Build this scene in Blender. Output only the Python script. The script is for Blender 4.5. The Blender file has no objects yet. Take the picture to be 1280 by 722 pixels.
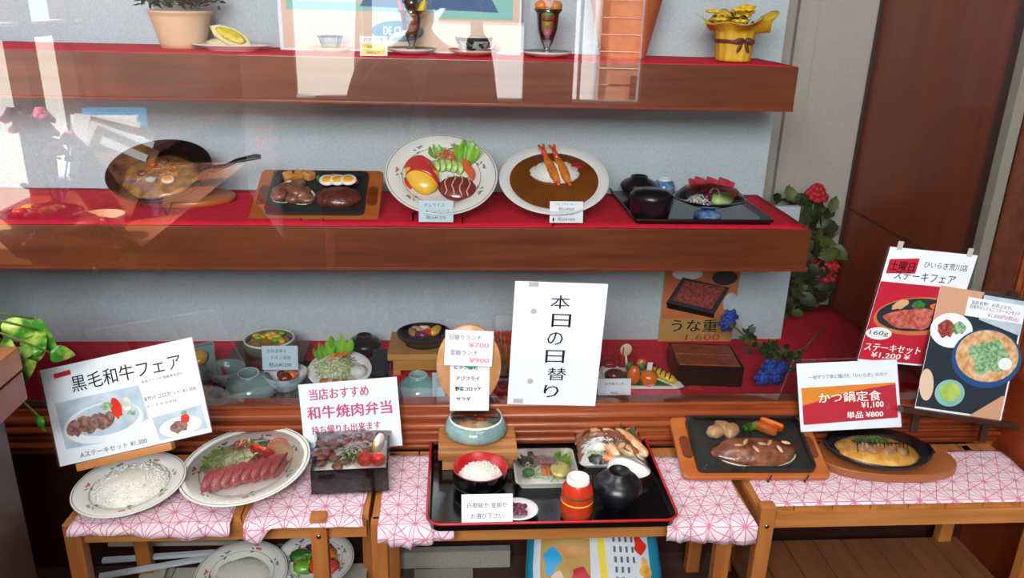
import bpy, bmesh, math, random
import numpy as np
from mathutils import Vector, Matrix, noise
R = math.radians; PI = math.pi; TAU = 2*PI
SC = bpy.context.scene; COL = SC.collection

# ------------------------------------------------------------------ camera
CH = 1.35; CP, CY, CR = R(20), R(4.5), R(1.6); CF = 1000.0
fwd = Vector((math.sin(CY)*math.cos(CP), math.cos(CY)*math.cos(CP), -math.sin(CP)))
rt0 = Vector((math.cos(CY), -math.sin(CY), 0)); up0 = rt0.cross(fwd)
rt = rt0*math.cos(CR)+up0*math.sin(CR); up = -rt0*math.sin(CR)+up0*math.cos(CR)
cam = bpy.data.cameras.new('camera'); cam.sensor_width = 36; cam.lens = 36*CF/1280; cam.clip_start = .02
co = bpy.data.objects.new('camera', cam); COL.objects.link(co); SC.camera = co
co.matrix_world = Matrix(((rt.x, up.x, -fwd.x, 0), (rt.y, up.y, -fwd.y, 0), (rt.z, up.z, -fwd.z, CH), (0, 0, 0, 1)))
# ------------------------------------------------------------------ sky, sun, lamps, exposure
w = bpy.data.worlds.new('sky'); SC.world = w; w.use_nodes = True
wb = w.node_tree.nodes['Background']; wb.inputs[0].default_value = (.70, .84, 1, 1); wb.inputs[1].default_value = 5.0
sl = bpy.data.lights.new('sun', 'SUN'); sl.energy = 28; sl.angle = R(.6); sl.color = (1, .93, .82)
so = bpy.data.objects.new('sun', sl); COL.objects.link(so)
so.rotation_euler = Vector((1.0, -.6, -1.6)).to_track_quat('-Z', 'Y').to_euler()
def area(name, loc, target, sx, sy, power, col):
    l = bpy.data.lights.new(name, 'AREA'); l.shape = 'RECTANGLE'; l.size = sx; l.size_y = sy; l.energy = power; l.color = col
    o = bpy.data.objects.new(name, l); COL.objects.link(o); o.location = loc
    o.rotation_euler = (Vector(target)-Vector(loc)).to_track_quat('-Z', 'Y').to_euler(); return o
area('daylight_key', (-.45, -1.25, 2.2), (.1, 1.7, .75), 1.6, .8, 125, (.93, .97, 1))  # added key lamp above the rear windows, in place of daylight through them
area('overhead_fill', (.35, .55, 2.42), (.3, 1.3, .4), .7, .5, 8, (1, .95, .88))  # added fill lamp under the ceiling, no fixture there
SC.view_settings.view_transform = 'Standard'; SC.view_settings.look = 'None'
SC.view_settings.exposure = 0.0; SC.view_settings.gamma = 1; SC.view_settings.use_curve_mapping = False

# ------------------------------------------------------------------ where a sight line meets a plane of the place
def ray(px, py): return fwd + rt*((px-640)/CF) - up*((py-361)/CF)
def atZ(px, py, z): d = ray(px, py); return d*((z-CH)/d.z)+Vector((0, 0, CH))
def atY(px, py, Y): d = ray(px, py); return d*(Y/d.y)+Vector((0, 0, CH))
def atX(px, py, X): d = ray(px, py); return d*(X/d.x)+Vector((0, 0, CH))
def dep(p): return (p-Vector((0, 0, CH))).dot(fwd)
def W(px, p): return px*dep(p)/CF
YG = 1.50                       # the pane
def mir(p): return Vector((p.x, 2*YG-p.y, p.z))

# ------------------------------------------------------------------ materials
def C(h, a=1):
    h = h.lstrip('#'); v = [int(h[i:i+2], 16)/255 for i in (0, 2, 4)]
    return tuple((x/12.92 if x <= .04045 else ((x+.055)/1.055)**2.4) for x in v)+(a,)
MATS = {}
def mat(name, c, rough=.5, c2=None, sc=20, spec=.5, bump=0, bsc=None, st=(1, 1, 1), metal=0, coat=0, det=3, lo=.35, hi=.65, sss=0):
    if name in MATS: return MATS[name]
    m = bpy.data.materials.new(name); m.use_nodes = True; nt = m.node_tree; b = nt.nodes['Principled BSDF']
    b.inputs['Roughness'].default_value = rough; b.inputs['Metallic'].default_value = metal
    b.inputs['Specular IOR Level'].default_value = spec; b.inputs['Coat Weight'].default_value = coat
    b.inputs['Coat Roughness'].default_value = .08
    b.inputs['Base Color'].default_value = C(c)
    if sss: b.inputs['Subsurface Weight'].default_value = sss; b.inputs['Subsurface Radius'].default_value = (.01, .006, .004)
    if c2 or bump:
        tc = nt.nodes.new('ShaderNodeTexCoord'); mp = nt.nodes.new('ShaderNodeMapping'); mp.inputs['Scale'].default_value = st
        nt.links.new(tc.outputs['Object'], mp.inputs[0])
        n = nt.nodes.new('ShaderNodeTexNoise'); n.inputs['Scale'].default_value = sc; n.inputs['Detail'].default_value = det
        nt.links.new(mp.outputs[0], n.inputs[0])
        if c2:
            r = nt.nodes.new('ShaderNodeValToRGB'); r.color_ramp.elements[0].color = C(c); r.color_ramp.elements[1].color = C(c2)
            r.color_ramp.elements[0].position = lo; r.color_ramp.elements[1].position = hi
            nt.links.new(n.outputs[0], r.inputs[0]); nt.links.new(r.outputs[0], b.inputs['Base Color'])
        if bump:
            n2 = n
            if bsc:
                n2 = nt.nodes.new('ShaderNodeTexNoise'); n2.inputs['Scale'].default_value = bsc; nt.links.new(mp.outputs[0], n2.inputs[0])
            bp = nt.nodes.new('ShaderNodeBump'); bp.inputs['Strength'].default_value = bump; bp.inputs['Distance'].default_value = .004
            nt.links.new(n2.outputs[0], bp.inputs['Height']); nt.links.new(bp.outputs[0], b.inputs['Normal'])
    MATS[name] = m; return m
def wood(name, c, c2, axis='x', rough=.4, sc=18, coat=.15, bump=.15):
    st = {'x': (.08, 1, 1), 'y': (1, .08, 1), 'z': (1, 1, .08)}[axis]
    return mat(name, c, rough, c2, sc=sc*3, st=st, bump=bump, coat=coat, det=5, lo=.3, hi=.7)
def clear(name, fac, rough, bump=0, bsc=40, tint=(1, 1, 1, 1), fres=1.0):
    m = bpy.data.materials.new(name); m.use_nodes = True; nt = m.node_tree
    for n in list(nt.nodes): nt.nodes.remove(n)
    o = nt.nodes.new('ShaderNodeOutputMaterial'); t = nt.nodes.new('ShaderNodeBsdfTransparent'); g = nt.nodes.new('ShaderNodeBsdfGlossy')
    t.inputs[0].default_value = tint; g.inputs['Roughness'].default_value = rough
    mx = nt.nodes.new('ShaderNodeMixShader'); fr = nt.nodes.new('ShaderNodeFresnel'); fr.inputs[0].default_value = 1.5
    a = nt.nodes.new('ShaderNodeMath'); a.operation = 'MULTIPLY_ADD'; a.inputs[1].default_value = fres; a.inputs[2].default_value = fac; a.use_clamp = True
    nt.links.new(fr.outputs[0], a.inputs[0]); nt.links.new(a.outputs[0], mx.inputs[0])
    nt.links.new(t.outputs[0], mx.inputs[1]); nt.links.new(g.outputs[0], mx.inputs[2]); nt.links.new(mx.outputs[0], o.inputs[0])
    if bump:
        tc = nt.nodes.new('ShaderNodeTexCoord'); n = nt.nodes.new('ShaderNodeTexNoise'); n.inputs['Scale'].default_value = bsc; n.inputs['Detail'].default_value = 4
        bp = nt.nodes.new('ShaderNodeBump'); bp.inputs['Strength'].default_value = bump; bp.inputs['Distance'].default_value = .006
        nt.links.new(tc.outputs['Object'], n.inputs[0]); nt.links.new(n.outputs[0], bp.inputs['Height']); nt.links.new(bp.outputs[0], g.inputs['Normal'])
    MATS[name] = m; return m
clear('pane_glass', .06, 0, fres=1.8)
clear('wrap_film', .0, .10, bump=.8, bsc=40, fres=.9)
clear('cup_glass', .06, .03, tint=(.9, .95, .93, 1), fres=1.6)
clear('sleeve', .02, .2, fres=.7)

def asanoha():
    m = bpy.data.materials.new('star_cloth'); m.use_nodes = True; nt = m.node_tree; b = nt.nodes['Principled BSDF']; b.inputs['Roughness'].default_value = .8
    tc = nt.nodes.new('ShaderNodeTexCoord'); acc = None
    s = .034
    def M(op, a, bb=None, c=None):
        n = nt.nodes.new('ShaderNodeMath'); n.operation = op
        for i, v in enumerate((a, bb, c)):
            if v is None: continue
            if isinstance(v, (int, float)): n.inputs[i].default_value = v
            else: nt.links.new(v, n.inputs[i])
        return n.outputs[0]
    for k in range(6):
        a = R(30*k); per = s if k % 2 == 0 else s*math.sqrt(3)/3*1.5
        d = nt.nodes.new('ShaderNodeVectorMath'); d.operation = 'DOT_PRODUCT'; nt.links.new(tc.outputs['UV'], d.inputs[0])
        d.inputs[1].default_value = (math.cos(a)/per, math.sin(a)/per, 0)
        v = M('ABSOLUTE', M('SUBTRACT', M('FRACT', d.outputs['Value']), .5))
        hit = M('GREATER_THAN', v, .5-.0009/per)
        acc = hit if acc is None else M('MAXIMUM', acc, hit)
    mx = nt.nodes.new('ShaderNodeMix'); mx.data_type = 'RGBA'; nt.links.new(acc, mx.inputs[0])
    mx.inputs[6].default_value = C('#e6d3dc'); mx.inputs[7].default_value = C('#cb7890'); nt.links.new(mx.outputs[2], b.inputs['Base Color'])
    MATS['star_cloth'] = m
asanoha()
# woods and setting
wood('shelf_wood', '#5e2a12', '#7f3e1a', 'x', .38, 14)
wood('sill_wood', '#7e3618', '#a4522a', 'x', .35, 16)
wood('wall_wood', '#782c12', '#8e3c1a', 'z', .4, 6)
wood('dark_wood', '#2b130c', '#3c1c10', 'z', .5, 8)
wood('stool_wood', '#a5622c', '#c58446', 'x', .45, 14)
wood('stool_wood_y', '#a5622c', '#c58446', 'y', .45, 14)
wood('stool_wood_z', '#9c5a28', '#b9753a', 'z', .45, 14)
wood('low_shelf_wood', '#6a4024', '#845230', 'y', .55, 10)
wood('tray_wood', '#a9541f', '#bd6b30', 'x', .4, 8)
wood('board_wood', '#8a4c26', '#a86538', 'x', .45, 10)
wood('brown_board', '#4a2a1c', '#63392a', 'x', .5, 10)
wood('pale_wood', '#b9804f', '#cc986a', 'z', .5, 14)
wood('grain_wood', '#8c5426', '#c98a50', 'x', .5, 22, bump=.4)
wood('block_wood', '#b57a3a', '#cf9a55', 'x', .5, 10)
wood('floor_wood', '#3a241a', '#4c2f22', 'x', .75, 10, coat=0)
mat('red_cloth', '#d81a36', .85, '#e4263f', sc=60, bump=.3, spec=.2)
mat('wallpaper', '#b4c3c7', .9, '#bfcdd1', sc=180, bump=.25, spec=.2)
mat('cream_wall', '#b3ada2', .9, '#bab4a8', sc=120, bump=.2, spec=.2)
mat('grey_trim', '#9c9a88', .5)
mat('black_iron', '#0d0d0d', .45, bump=.15, bsc=200)
mat('iron_plate', '#1b1f1f', .42, '#252b2a', sc=60, bump=.25, bsc=120)
mat('lacquer_black', '#07080a', .16, spec=.6)
mat('lacquer_soft', '#0c1117', .3, spec=.6)
mat('lacquer_red', '#b41a22', .25)
mat('lacquer_maroon', '#1d0a0a', .3)
mat('box_red', '#7a1d14', .35)
mat('white_china', '#e9e9e4', .12)
mat('cream_china', '#e2e1d8', .14)
mat('rim_green', '#56705a', .3)
mat('flower_red', '#d8694f', .35); mat('flower_grey', '#8f8aa0', .4); mat('leaf_print', '#5d7a4a', .4)
mat('celadon', '#7fb3ae', .12, '#94c2bb', sc=14)
mat('celadon_grey', '#8fa89f', .15, '#6f8f93', sc=18)
mat('blue_china', '#8fa9bd', .18, '#c7d6dd', sc=40, lo=.4, hi=.6)
mat('cup_dark', '#1c2826', .2, '#a4b4ae', sc=70, lo=.48, hi=.56); mat('cup_red', '#c8351c', .2); mat('hamburger_sauce', '#642420', .25, '#86382e', sc=40, coat=.4); mat('mousse_pink', '#f08c96', .3); mat('cup_blue', '#2a5688', .15, '#7a9cc4', sc=50)
mat('olive_pot', '#5a6450', .3, '#6d7862', sc=30)
mat('paper', '#e8edf2', .55, spec=.3)
mat('paper_grey', '#c3cbd0', .55, spec=.3)
mat('paper_blue', '#b9d2dc', .5)
mat('ink', '#16161c', .6, spec=.2); mat('ink_grey', '#5d5d68', .7); mat('ink_red', '#c8203a', .6); mat('ink_pink', '#b8426e', .6)
mat('ink_pale', '#d98aa4', .7); mat('ink_white', '#f2eee8', .6); mat('print_red', '#bf2338', .4); mat('print_orange', '#e08a2a', .4)
mat('print_tan', '#b59250', .5); mat('print_dark', '#25323a', .4); mat('print_bluegrey', '#a9bcc8', .4, '#c6d2da', sc=30)
mat('print_white', '#e6eaec', .4); mat('print_skin', '#c99a7c', .5); mat('print_teal', '#1f7f92', .45); mat('print_mint', '#7fc0b4', .45)
mat('print_navy', '#1b4f82', .45); mat('print_peach', '#dcc0a8', .5); mat('yellow_tag', '#e3cf3c', .5); mat('pin_green', '#22b08a', .4)
mat('print_soup', '#c48448', .5, '#dfc49c', sc=60); mat('print_herb', '#4f8a5c', .5, '#a8c49a', sc=140)
mat('print_steak', '#a83c34', .5, '#d07a66', sc=90); mat('print_beef', '#5b3a30', .5, '#a87868', sc=120)
mat('print_eel', '#6b241c', .5, '#b4584a', sc=160); mat('tape', '#b9b4ae', .3)
mat('tape_violet', '#8d7c9a', .3)
# food
mat('rice', '#eceae2', .35, spec=.5); mat('rice_base', '#dcdacf', .5); mat('rice_warm', '#ded3b4', .4)  # rice heap toned darker than its grains, shading between them put into colour
mat('curry', '#6e3c12', .15, '#7d4716', sc=20, coat=.5)
mat('omelette', '#f0b020', .3, '#f6c832', sc=25, bump=.2, coat=.4); mat('ketchup', '#c02414', .18, coat=.5)
mat('hamburger', '#4a1e16', .3, '#6b3024', sc=90, bump=.8, coat=.4)
mat('cream_sauce', '#e0b8a8', .3); mat('lettuce', '#4f9422', .35, '#8ec83c', sc=25, bump=.3, coat=.2); mat('lettuce_pale', '#b4cc6a', .4, '#86b040', sc=30)
mat('cucumber', '#a8c868', .3, '#c4dc8c', sc=40); mat('cucumber_skin', '#234f1c', .3, '#3a6a2a', sc=30)
mat('tomato', '#cc2216', .15, '#e04028', sc=10, coat=.4); mat('tomato_pale', '#e8663a', .3); mat('carrot', '#ea6a12', .3, '#f2842a', sc=30, coat=.3)
mat('broccoli', '#1f6a1c', .6, '#3c8c2c', sc=120, bump=1); mat('potato', '#c07a34', .35, '#d89a50', sc=40, coat=.3)
mat('potato_pale', '#c99a6a', .3, '#ddb488', sc=20, coat=.4)
mat('steak', '#5e2c1c', .28, '#9c6044', sc=45, bump=.6, bsc=70, coat=.5)
mat('stew_meat', '#70422e', .3, '#94604a', sc=50, bump=.6, coat=.4)
mat('beef_pink', '#a83e46', .3, '#cc6a68', sc=50, coat=.4); mat('beef_brown', '#5e3426', .35, '#7a4836', sc=60, coat=.3)
mat('tuna', '#a8283a', .3, '#c04a55', sc=40, coat=.4); mat('bonito', '#7a3348', .3, '#b07886', sc=80, coat=.4)
mat('egg_white', '#eee8dc', .3, coat=.3); mat('egg_yolk', '#f0a818', .3, coat=.3); mat('onion', '#c8c8a0', .25, coat=.4)
mat('fried', '#c06414', .5, '#dc8428', sc=110, bump=1); mat('shrimp_red', '#d03018', .25, '#e8583c', sc=40, coat=.4)
mat('cabbage', '#dbe4b8', .4, '#eef0d8', sc=60); mat('daikon', '#e2e2da', .4); mat('herb', '#1f5a24', .5, '#3f8a38', sc=80)
mat('pickle', '#5c1838', .3, '#7c2c50', sc=60, coat=.5); mat('pickle_red', '#a01224', .3); mat('lemon', '#e2d878', .3, '#eee6a0', sc=40); mat('lemon_skin', '#d8b428', .4)
mat('chicken', '#c88a5a', .3, '#e6c49c', sc=40, coat=.4); mat('chicken_dark', '#6e341a', .35, '#a05a30', sc=50)
mat('eel', '#8a3a16', .3, '#b05a24', sc=60, bump=.6, bsc=90, coat=.5); mat('egg_stew', '#d88c30', .25, '#f0c060', sc=50, bump=.4, coat=.5); mat('nori', '#101a12', .5)
mat('mushroom', '#d8d2c6', .35, '#ebe6dc', sc=30); mat('choco', '#24100a', .2, coat=.4); mat('parfait_cream', '#c08a62', .3, '#e0c096', sc=30)
mat('straw_pink', '#cc4a58', .3); mat('mousse', '#d8d09a', .3); mat('noodle', '#7e5426', .3, '#b88a48', sc=60, coat=.4)
mat('plum', '#4a2030', .3); mat('banana', '#e6d26a', .4); mat('pastry', '#e0d2a0', .5); mat('filling', '#d6b820', .4, '#e8d048', sc=90, bump=.8)
# plants
mat('pothos', '#2f7a22', .35, '#a8c050', sc=35, lo=.45, hi=.62); mat('stem', '#6c7a34', .5)
mat('rose_red', '#b01428', .6, '#cc2c3c', sc=40); mat('rose_blue', '#143a90', .6, '#1f52b4', sc=40); mat('rose_pink', '#e0608a', .6, '#ee86a4', sc=40)
mat('leaf_dark', '#1a2c16', .5, '#2c4420', sc=30); mat('leaf_olive', '#3c4a1e', .5, '#5a6a2c', sc=30); mat('flower_yellow', '#eec418', .6)
mat('pot_cream', '#e2c09a', .5); mat('soil', '#2a1c12', .9); mat('wrap_yellow', '#d4a81e', .55, '#e0bc34', sc=20, bump=.3); mat('ribbon', '#5c2a22', .5)
mat('terracotta', '#c06a38', .6, '#cc7c48', sc=20); mat('pink_bush', '#3a6a2c', .6)
# behind the camera
mat('gravel', '#a8a296', .9, '#cfc8ba', sc=60, bump=.5); mat('van_white', '#e6eaf0', .25, coat=.5); mat('van_glass', '#2a3038', .1); mat('tyre', '#141414', .8)
mat('brick_pink', '#b0765c', .8, '#c48a70', sc=20); mat('foliage', '#5a8a2c', .7, '#8cae40', sc=5); mat('trunk', '#5c4636', .9)
mat('coat_brown', '#6e4630', .85, '#7e5238', sc=60); mat('skin', '#c89878', .5, sss=.1); mat('hair', '#18120f', .5); mat('trouser', '#23262c', .9); mat('phone', '#111318', .2)
mat('magazine_blue', '#2aa0d8', .35); mat('magazine_white', '#eef0f2', .4); mat('magazine_photo', '#b8835a', .4, '#5c3a30', sc=25); mat('magazine_violet', '#6a5c9c', .4, '#8c7cb4', sc=30)
mat('banner_paper', '#6d7276', .7); mat('banner_red', '#b8353a', .6); mat('bag_blue', '#1d86a8', .45); mat('bag_white', '#cdd5dc', .4, bump=.3, bsc=25); mat('cardboard', '#8c8880', .9, '#9a968c', sc=200)
mat('mat_brown', '#4c3a30', .9); mat('white_slat', '#b4b0a0', .5); mat('screw', '#9a958c', .3, metal=1); mat('ceiling_paint', '#b8b0a2', .9)

# ------------------------------------------------------------------ mesh builder
class B:
    def __init__(s): s.bm = bmesh.new(); s.ms = []; s.T = Matrix()
    def mi(s, m):
        if m not in s.ms: s.ms.append(m)
        return s.ms.index(m)
    def add(s, vs, fs, m, smooth=True):
        i = s.mi(m); bv = [s.bm.verts.new(s.T @ Vector(v)) for v in vs]
        for f in fs:
            try: q = s.bm.faces.new([bv[k] for k in f])
            except ValueError: continue
            q.material_index = i; q.smooth = smooth
        return s
    def box(s, c, d, m, bev=0, rz=0, rx=0, ry=0):
        t = bmesh.new(); bmesh.ops.create_cube(t, size=1)
        for v in t.verts: v.co = Vector((v.co.x*d[0], v.co.y*d[1], v.co.z*d[2]))
        if bev: bmesh.ops.bevel(t, geom=list(t.edges), offset=bev, segments=2, affect='EDGES', profile=.7)
        M = Matrix.Translation(c) @ Matrix.Rotation(rz, 4, 'Z') @ Matrix.Rotation(ry, 4, 'Y') @ Matrix.Rotation(rx, 4, 'X')
        t.verts.index_update()
        s.add([M @ v.co for v in t.verts], [[v.index for v in f.verts] for f in t.faces], m, False); t.free(); return s
    def lathe(s, pr, m, n=40, c=(0, 0, 0), sx=1, sy=1, flute=0, nf=0):
        vs = []; fs = []; idx = []
        for r, z in pr:
            if r < 1e-6: idx.append([len(vs)]); vs.append((c[0], c[1], c[2]+z))
            else:
                idx.append(list(range(len(vs), len(vs)+n)))
                for k in range(n):
                    a = TAU*k/n; q = r*(1+flute*math.cos(nf*a)) if flute else r
                    vs.append((c[0]+q*sx*math.cos(a), c[1]+q*sy*math.sin(a), c[2]+z))
        for a, b in zip(idx, idx[1:]):
            for k in range(n):
                k2 = (k+1) % n
                if len(a) == 1 and len(b) == 1: break
                if len(a) == 1: fs.append((a[0], b[k2], b[k]))
                elif len(b) == 1: fs.append((a[k], a[k2], b[0]))
                else: fs.append((a[k], a[k2], b[k2], b[k]))
        return s.add(vs, fs, m)
    def tube(s, pts, r, m, n=8, cap=True, flat=1):
        pts = [Vector(p) for p in pts]; N = len(pts); rs = r if isinstance(r, (list, tuple)) else [r]*N
        vs = []; fs = []; t0 = (pts[1]-pts[0]).normalized(); ref = Vector((0, 0, 1)) if abs(t0.z) < .9 else Vector((1, 0, 0))
        for i, p in enumerate(pts):
            t = (pts[min(i+1, N-1)]-pts[max(i-1, 0)]).normalized(); u = t.cross(ref)
            if u.length < 1e-4: u = t.cross(Vector((0, 1, 0)))
            u.normalize(); v = u.cross(t)
            for k in range(n): a = TAU*k/n; vs.append(p+u*(rs[i]*math.cos(a))+v*(rs[i]*flat*math.sin(a)))
        for i in range(N-1):
            for k in range(n): fs.append((i*n+k, i*n+(k+1) % n, (i+1)*n+(k+1) % n, (i+1)*n+k))
        if cap: fs.append(tuple(range(n))); fs.append(tuple((N-1)*n+k for k in reversed(range(n))))
        return s.add(vs, fs, m)
    def blob(s, c, d, m, amp=.12, fr=2.0, seed=0, sub=3, rz=0, rx=0, ry=0, flat0=None):
        t = bmesh.new(); bmesh.ops.create_icosphere(t, subdivisions=sub, radius=1); t.verts.index_update()
        M = Matrix.Translation(c) @ Matrix.Rotation(rz, 4, 'Z') @ Matrix.Rotation(ry, 4, 'Y') @ Matrix.Rotation(rx, 4, 'X'); o = Vector((seed*7.3, seed*3.1, seed*1.7)); vs = []
        for v in t.verts:
            k = 1+amp*noise.noise(v.co*fr+o) if amp else 1
            q = Vector((v.co.x*d[0]*k, v.co.y*d[1]*k, v.co.z*d[2]*k))
            if flat0 is not None and q.z < flat0: q.z = flat0
            vs.append(M @ q)
        s.add(vs, [[v.index for v in f.verts] for f in t.faces], m); t.free(); return s
    def prism(s, pts, z0, z1, m, smooth=False):
        n = len(pts); vs = [(x, y, z0) for x, y in pts]+[(x, y, z1) for x, y in pts]
        fs = [tuple(reversed(range(n))), tuple(range(n, 2*n))]+[(k, (k+1) % n, n+(k+1) % n, n+k) for k in range(n)]
        return s.add(vs, fs, m, smooth)
    def grid(s, fn, nu, nv, m):
        vs = [fn(i/nu, j/nv) for j in range(nv+1) for i in range(nu+1)]
        return s.add(vs, [(j*(nu+1)+i, j*(nu+1)+i+1, (j+1)*(nu+1)+i+1, (j+1)*(nu+1)+i) for j in range(nv) for i in range(nu)], m)
    def ell(s, cx, cy, rx, ry, z, m, n=28, rot=0, wob=0, seed=0):     # a printed patch, flat
        ps = []
        for k in range(n):
            a = TAU*k/n; q = 1+wob*noise.noise(Vector((math.cos(a)*2, math.sin(a)*2, seed*3.3)))
            x, y = rx*q*math.cos(a), ry*q*math.sin(a)
            ps.append((cx+x*math.cos(rot)-y*math.sin(rot), cy+x*math.sin(rot)+y*math.cos(rot), z))
        return s.add(ps, [tuple(range(n))], m, False)
    def poly(s, ps, z, m): return s.add([(x, y, z) for x, y in ps], [tuple(range(len(ps)))], m, False)
    def rect(s, x0, y0, x1, y1, z, m): return s.poly([(x0, y0), (x1, y0), (x1, y1), (x0, y1)], z, m)
    def obj(s, name, parent=None, solid=0, **kw):
        me = bpy.data.meshes.new(name); bmesh.ops.recalc_face_normals(s.bm, faces=s.bm.faces) if kw.pop('fix', True) else None
        s.bm.to_mesh(me); s.bm.free()
        for m in s.ms: me.materials.append(MATS[m])
        o = bpy.data.objects.new(name, me); COL.objects.link(o)
        if parent: o.parent = parent
        if solid: md = o.modifiers.new('t', 'SOLIDIFY'); md.thickness = solid
        for k, v in kw.items(): o[k] = v
        return o
def thing(name, label, cat, loc=(0, 0, 0), rot=(0, 0, 0), group=None):
    o = bpy.data.objects.new(name, None); COL.objects.link(o); o.location = loc; o.rotation_euler = rot
    o.empty_display_size = .05; o['label'] = label; o['category'] = cat
    if group: o['group'] = group
    return o
def tag(o, label, cat, group=None):
    o['label'] = label; o['category'] = cat
    if group: o['group'] = group
    return o
def struct(b, name, parent=None): 
    o = b.obj(name, parent)
    if not parent: o['kind'] = 'structure'
    return o
def rrect(x0, y0, x1, y1, r, n=5):
    ps = []
    for cx, cy, a0 in ((x1-r, y1-r, 0), (x0+r, y1-r, 90), (x0+r, y0+r, 180), (x1-r, y0+r, 270)):
        for k in range(n+1): a = R(a0+90*k/n); ps.append((cx+r*math.cos(a), cy+r*math.sin(a)))
    return ps
TEXTS = []
def text(parent, body, x, y, size, m='ink', z=.0012, al='CENTER', rot=0, bold=0, sx=1, mirror=False):
    for k in range(2 if bold else 1):
        cu = bpy.data.curves.new('lettering', 'FONT'); cu.body = body; cu.size = 1;  cu.align_x = al; cu.align_y = 'CENTER'; cu.resolution_u = 2
        cu.materials.append(MATS[m]); o = bpy.data.objects.new('lettering', cu); COL.objects.link(o)
        o.location = (x+k*bold*size, y+k*bold*size*.4, z+k*.0001); o.rotation_euler = (0, 0, rot); o.scale = (-sx if mirror else sx, 1, 1); o['sz'] = size*.83; o.parent = parent; TEXTS.append(o)
def tb(parent, w_, h_, body, u, v, fw, fh, m='ink', z=.0012, bold=0, rot=0, mirror=False):
    # writing fitted to a box given as fractions of the sheet (u right, v down, from the top left corner)
    n = len(TEXTS); text(parent, body, (u-.5)*w_, (.5-v)*h_, .02, m, z, rot=rot, bold=bold)
    for o in TEXTS[n:]: o['fit'] = (fw*w_, fh*h_)
def flush_text():
    bpy.context.view_layer.update(); dg = bpy.context.evaluated_depsgraph_get()
    for o in TEXTS:
        me = bpy.data.meshes.new_from_object(o.evaluated_get(dg)); n = bpy.data.objects.new('lettering', me); COL.objects.link(n)
        n.parent = o.parent; n.location = o.location; n.rotation_euler = o.rotation_euler; n.scale = o.scale
        for v in me.vertices: v.co *= o['sz']
        if 'fit' in o.keys():
            xs = [v.co.x for v in me.vertices]; ys = [v.co.y for v in me.vertices]; cx, cy = (max(xs)+min(xs))/2, (max(ys)+min(ys))/2
            kx, ky = o['fit'][0]/(max(xs)-min(xs)), o['fit'][1]/(max(ys)-min(ys))
            for v in me.vertices: v.co.x = (v.co.x-cx)*kx; v.co.y = (v.co.y-cy)*ky
        bpy.data.objects.remove(o)
def copy_tree(o, parent=None):
    c = o.copy(); COL.objects.link(c)
    if parent: c.parent = parent
    for ch in [x for x in bpy.data.objects if x.parent == o]: copy_tree(ch, c)
    return c
rnd = random.Random(7)
# plate-like things: size from the sight lines, front edge resting at height z, tilted by deg
def onY(px, Y, z):
    py = 361-CF*((z-CH)*math.cos(CP)+Y*math.sin(CP))/(Y*math.cos(CP)-(z-CH)*math.sin(CP)); p = atY(px, py, Y); p.z = z; return p
def seat(cx, cy, wpx, z, deg=0, ratio=1, lift=0):
    p = atZ(cx, cy, z+lift)
    for _ in range(6): rx = W(wpx, p)/2; p = atZ(cx, cy, z+lift+rx*ratio*math.sin(R(deg)))
    return p, rx

# ================================================================== SETTING
ZF = .13; ZM = .896; ZT = 1.228; ZC = .48; ZS = .44; YB = 1.93
b = B(); b.box((.4, -.22, -.22), (3.2, 2.8, .04), 'floor_wood'); struct(b, 'floor')
b = B(); b.box((.4, 1.36, ZF/2-.1), (3.2, .36, ZF+.2), 'floor_wood', .004); struct(b, 'trim_9')
b = B(); b.box((.5, .4, 2.55), (3.26, 4.1, .06), 'ceiling_paint'); struct(b, 'ceiling')
# low wall under the sill
b = B(); b.box((.3, 1.56, .30), (3.2, .06, .34), 'dark_wood'); w0 = struct(b, 'wall_front')
k = 0
# sill with fluted mouldings
b = B(); b.box((.3, 1.525, .437+.05), (3.0, .05, .10), 'sill_wood', .002)
s0 = struct(b, 'trim_1')
for z, h, y in ((.538, .014, 1.500), (.517, .018, 1.494), (.496, .016, 1.490), (.478, .012, 1.494), (.462, .014, 1.488), (.446, .012, 1.494)):
    b = B(); b.tube([(-1.2, y+.006, z), (1.75, y+.006, z)], h*.5, 'sill_wood', 10); b.obj('moulding', s0)
# case: floor, back boards, deep wall, right side
b = B(); b.box((.0, 1.89, ZC-.03), (2.4, .72, .056), 'dark_wood')
struct(b, 'trim_2')
def wavy(x0, x1, y0, y1, z, m, name, parent=None, label=None):
    b = B(); b.grid(lambda u, v: (x0+(x1-x0)*u, y0+(y1-y0)*v, z+.0012*noise.noise(Vector((u*(x1-x0)*9, v*3, z*10)))), 60, 8, m); o = b.obj(name, parent, solid=.0015)
    return o
tag(wavy(-1.18, 1.168, 1.56, 2.24, ZC+.001, 'red_cloth', 'red_cloth'), 'red cloth covering the lowest floor of the display case', 'cloth')
b = B(); b.box((-.19, YB+.02, 1.45), (1.95, .02, 1.22), 'wallpaper', .002); tag(b.obj('back_board'), 'pale blue-grey textured upper backing board of the display case', 'board')
b = B(); b.box((-.125, YB+.055, .67), (2.06, .02, .376), 'wallpaper', .002); tag(b.obj('back_board'), 'pale blue-grey lower backing board, under the middle shelf', 'board')
b = B(); b.box((.2, 2.27, 1.3), (3.0, .04, 1.7), 'cream_wall'); struct(b, 'wall_back')
b = B(); b.box((.96, 2.235, 1.35), (.055, .02, 1.7), 'cream_wall', .002); struct(b, 'trim_3')
b = B(); b.box((1.27, 1.95, 1.3), (.20, .66, 1.7), 'wall_wood'); wr = struct(b, 'wall_right')
for i, z in enumerate((.79, 1.55)):
    b = B(); b.box((1.168, 1.95, z+.0), (.006, .55, .001 if i else .001), 'dark_wood'); b.obj('seam', wr)
b = B(); b.box((1.167, 2.236, 1.2), (.012, .012, 1.5), 'dark_wood'); struct(b, 'trim_4')
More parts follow.
